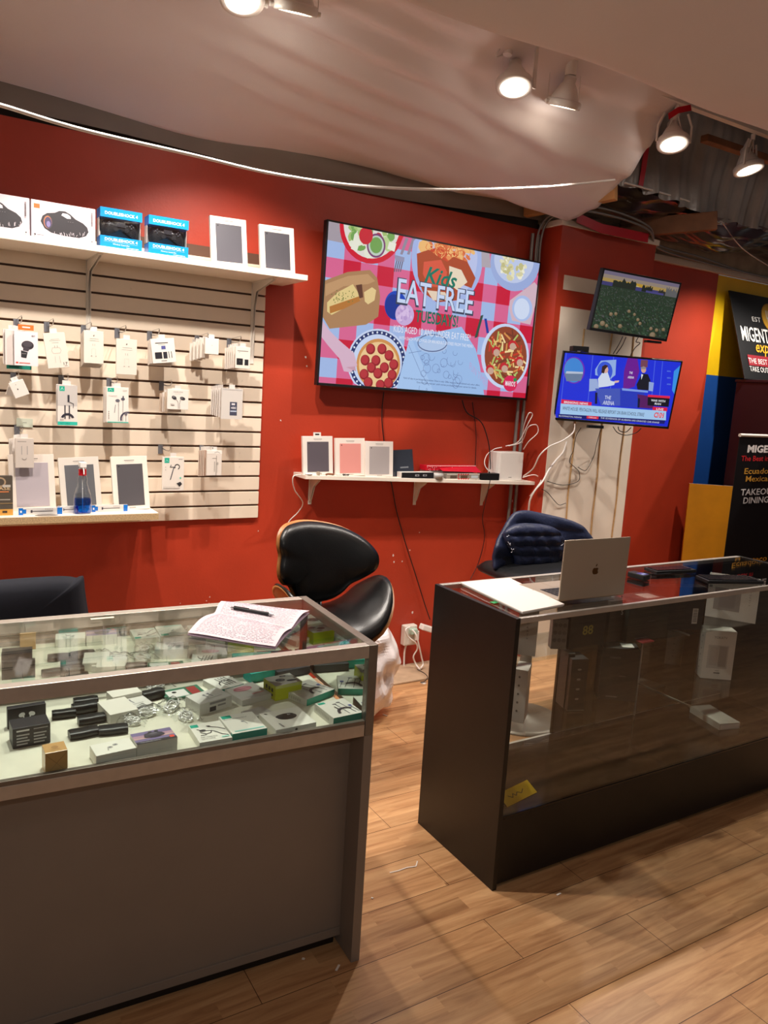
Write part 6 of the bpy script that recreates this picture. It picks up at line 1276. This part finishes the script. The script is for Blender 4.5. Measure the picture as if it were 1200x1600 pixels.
# ================================================================== FLOOR CLUTTER
# shopping bag
org = V((2.02, 3.22, 0)); pts = [(556, 1125), (590, 1110), (614, 1102), (611, 1070), (622, 1045), (630, 1035), (620, 1010), (612, 990), (598, 980), (585, 982), (560, 985), (545, 1000), (545, 1060)]
ol = closed([to_loc(*p, 3.22, org) for p in pts], 4); zmin = min(p[1] for p in ol); ol = [(x, z-zmin) for x, z in ol]
P, F = blob(ol, lambda x, z, q: (x, -q+.04*math.sin(x*14), z), .10, 14, power=2.2, bump=lambda x, z: .012*math.sin(x*31+z*23)+.010*math.sin(z*41-x*17)+.006*math.sin(x*70+z*9))
t = G().add(P, F, smooth=False).build('plastic_bag', 'bag', None, org); tag(t, 'crumpled pale pink plastic bag on the floor behind the left counter', 'bag')
# outlet box with plugs
c = onY(641, 992, 3.73); t = thing('power_outlet', 'white wall outlet crowded with plugs low on the red wall', 'outlet', (c.x, YW-.002, c.z)); G().box((-.045, -.045, -.065), (.045, 0, .06), (214, 206, 194)).build('wall_box', 'card', t, bevel=.006)
G().box((-.02, -.075, .012), (.030, -.045, .045), (170, 196, 180)).build('charger', 'gloss_card', t, bevel=.004); G().box((.02, -.07, -.03), (.045, -.045, .03), (232, 226, 220)).build('plug', 'gloss_card', t, bevel=.004); G().box((-.02, -.052, -.055), (.012, -.045, -.02), (226, 220, 210)).build('socket_face', 'card', t, bevel=.002)
c = onY(656, 984, 3.70); t2 = carton('power_strip', .16, .045, .035, (232, 226, 218), 'white power strip end lying against the outlet', 'power strip', (c.x+.07, 3.69, c.z-.02), 0, rot=(0, .35, 0), mat='gloss_card', bevel=.006)
pc('cable', [(640, 980, 3.68), (634, 984, 3.66), (638, 995, 3.66), (650, 1005, 3.66), (652, 1014, 3.67), (646, 1026, 3.68), (650, 1038, 3.68), (656, 1046, 3.62)], .005, 'white_plastic', 'thick white cord looping from the outlet to the floor, left loop')
pc('cable', [(644, 984, 3.67), (650, 992, 3.65), (655, 1010, 3.65), (659, 1028, 3.66), (661, 1038, 3.66), (657, 1044, 3.64)], .005, 'white_plastic', 'thick white cord looping from the outlet to the floor, right loop')
pc('cable', [(635, 1006, 3.75), (632, 1020, 3.75), (631, 1046, 3.75)], .006, 'white_plastic', 'straight white cord running down from the outlet box')
pc('cable', [(652, 1046, 3.6), (663, 1052, 3.55), (668, 1058, 3.5), (664, 1064, 3.49), (657, 1066, 3.49)], .0025, 'black_plastic', 'thin dark cord curled on the board below the outlet')
c = onZ(673, 1055, .01); t = thing('waste_basket', 'white ribbed basket mostly hidden behind the showcase', 'basket', (2.72, 3.50, .0)); g = G().lathe([(.0001, .002), (.085, .002), (.11, .30), (.114, .30), (.088, .0)], 28); g.build('bucket', 'white_plastic', t)
g = G()
for k in range(28): a_ = 2*PI*k/28; g.cyl((.088*math.cos(a_), .088*math.sin(a_), .01), (.113*math.cos(a_), .113*math.sin(a_), .29), .002, n=5)
g.build('ribs', 'white_plastic', t)
P, F = blob(closed([(-.12, .28), (-.06, .24), (.06, .24), (.12, .28), (.10, .40), (.02, .44), (-.08, .41)], 4), lambda x, z, q: (x, -q, z), .09, 8, bump=lambda x, z: .014*math.sin(x*50+z*31)); g = G().add(P, F, smooth=False); o = g.build('bin_liner', 'teal_bag', None, (2.72, 3.50, 0)); tag(o, 'crumpled turquoise bag stuffed in the white basket', 'bag')
P, F = blob(closed([(-.05, 0), (.05, 0), (.06, .06), (.0, .11), (-.06, .07)], 4), lambda x, z, q: (x, -q, z), .04, 6, bump=lambda x, z: .008*math.sin(x*90+z*61)); o = G().add(P, F, smooth=False).build('plastic_film', 'film', None, (2.70, 3.58, .44)); tag(o, 'ball of clear film wedged on top of the turquoise bag', 'film')
c = onZ(660, 1066, .0); tag(G().lathe([(.0001, .004), (.012, .004), (.018, .0)], 16, col=(150, 140, 136)).build('metal_grommet', 'alu', None, (c.x, c.y-.01, .0)), 'small metal ring on the floor by the raw board', 'ring')
# scraps
def scrap(pts, wd, lab):
    P = [onZ(x, y, .001) for x, y in pts]; g = G(); 
    for a_, b_ in zip(P[:-1], P[1:]): d = (b_-a_).normalized(); n_ = V((-d.y, d.x, 0))*wd/2; g.add([a_+n_, b_+n_, b_-n_, a_-n_, a_+n_+V((0, 0, .002)), b_+n_+V((0, 0, .002)), b_-n_+V((0, 0, .002)), a_-n_+V((0, 0, .002))], [(0, 1, 2, 3), (4, 7, 6, 5), (0, 4, 5, 1), (2, 6, 7, 3), (1, 5, 6, 2), (3, 7, 4, 0)], (232, 222, 212))
    tag(g.build('paper_scrap', 'paper'), lab, 'scrap')
scrap([(609, 1364), (622, 1361), (636, 1356), (650, 1354), (652, 1346)], .004, 'long thin white paper strip on the floor between the counters')
scrap([(525, 1517), (530, 1508)], .006, 'short white scrap on the floor by the counter corner'); scrap([(472, 1498), (476, 1499)], .007, 'round white crumb on the floor before the left counter'); scrap([(870, 1399), (876, 1396)], .006, 'small white scrap before the black showcase'); scrap([(598, 1116), (605, 1119)], .006, 'white scrap on the floor beside the pink bag'); scrap([(580, 1403), (583, 1404)], .006, 'tiny white crumb right of the left counter')
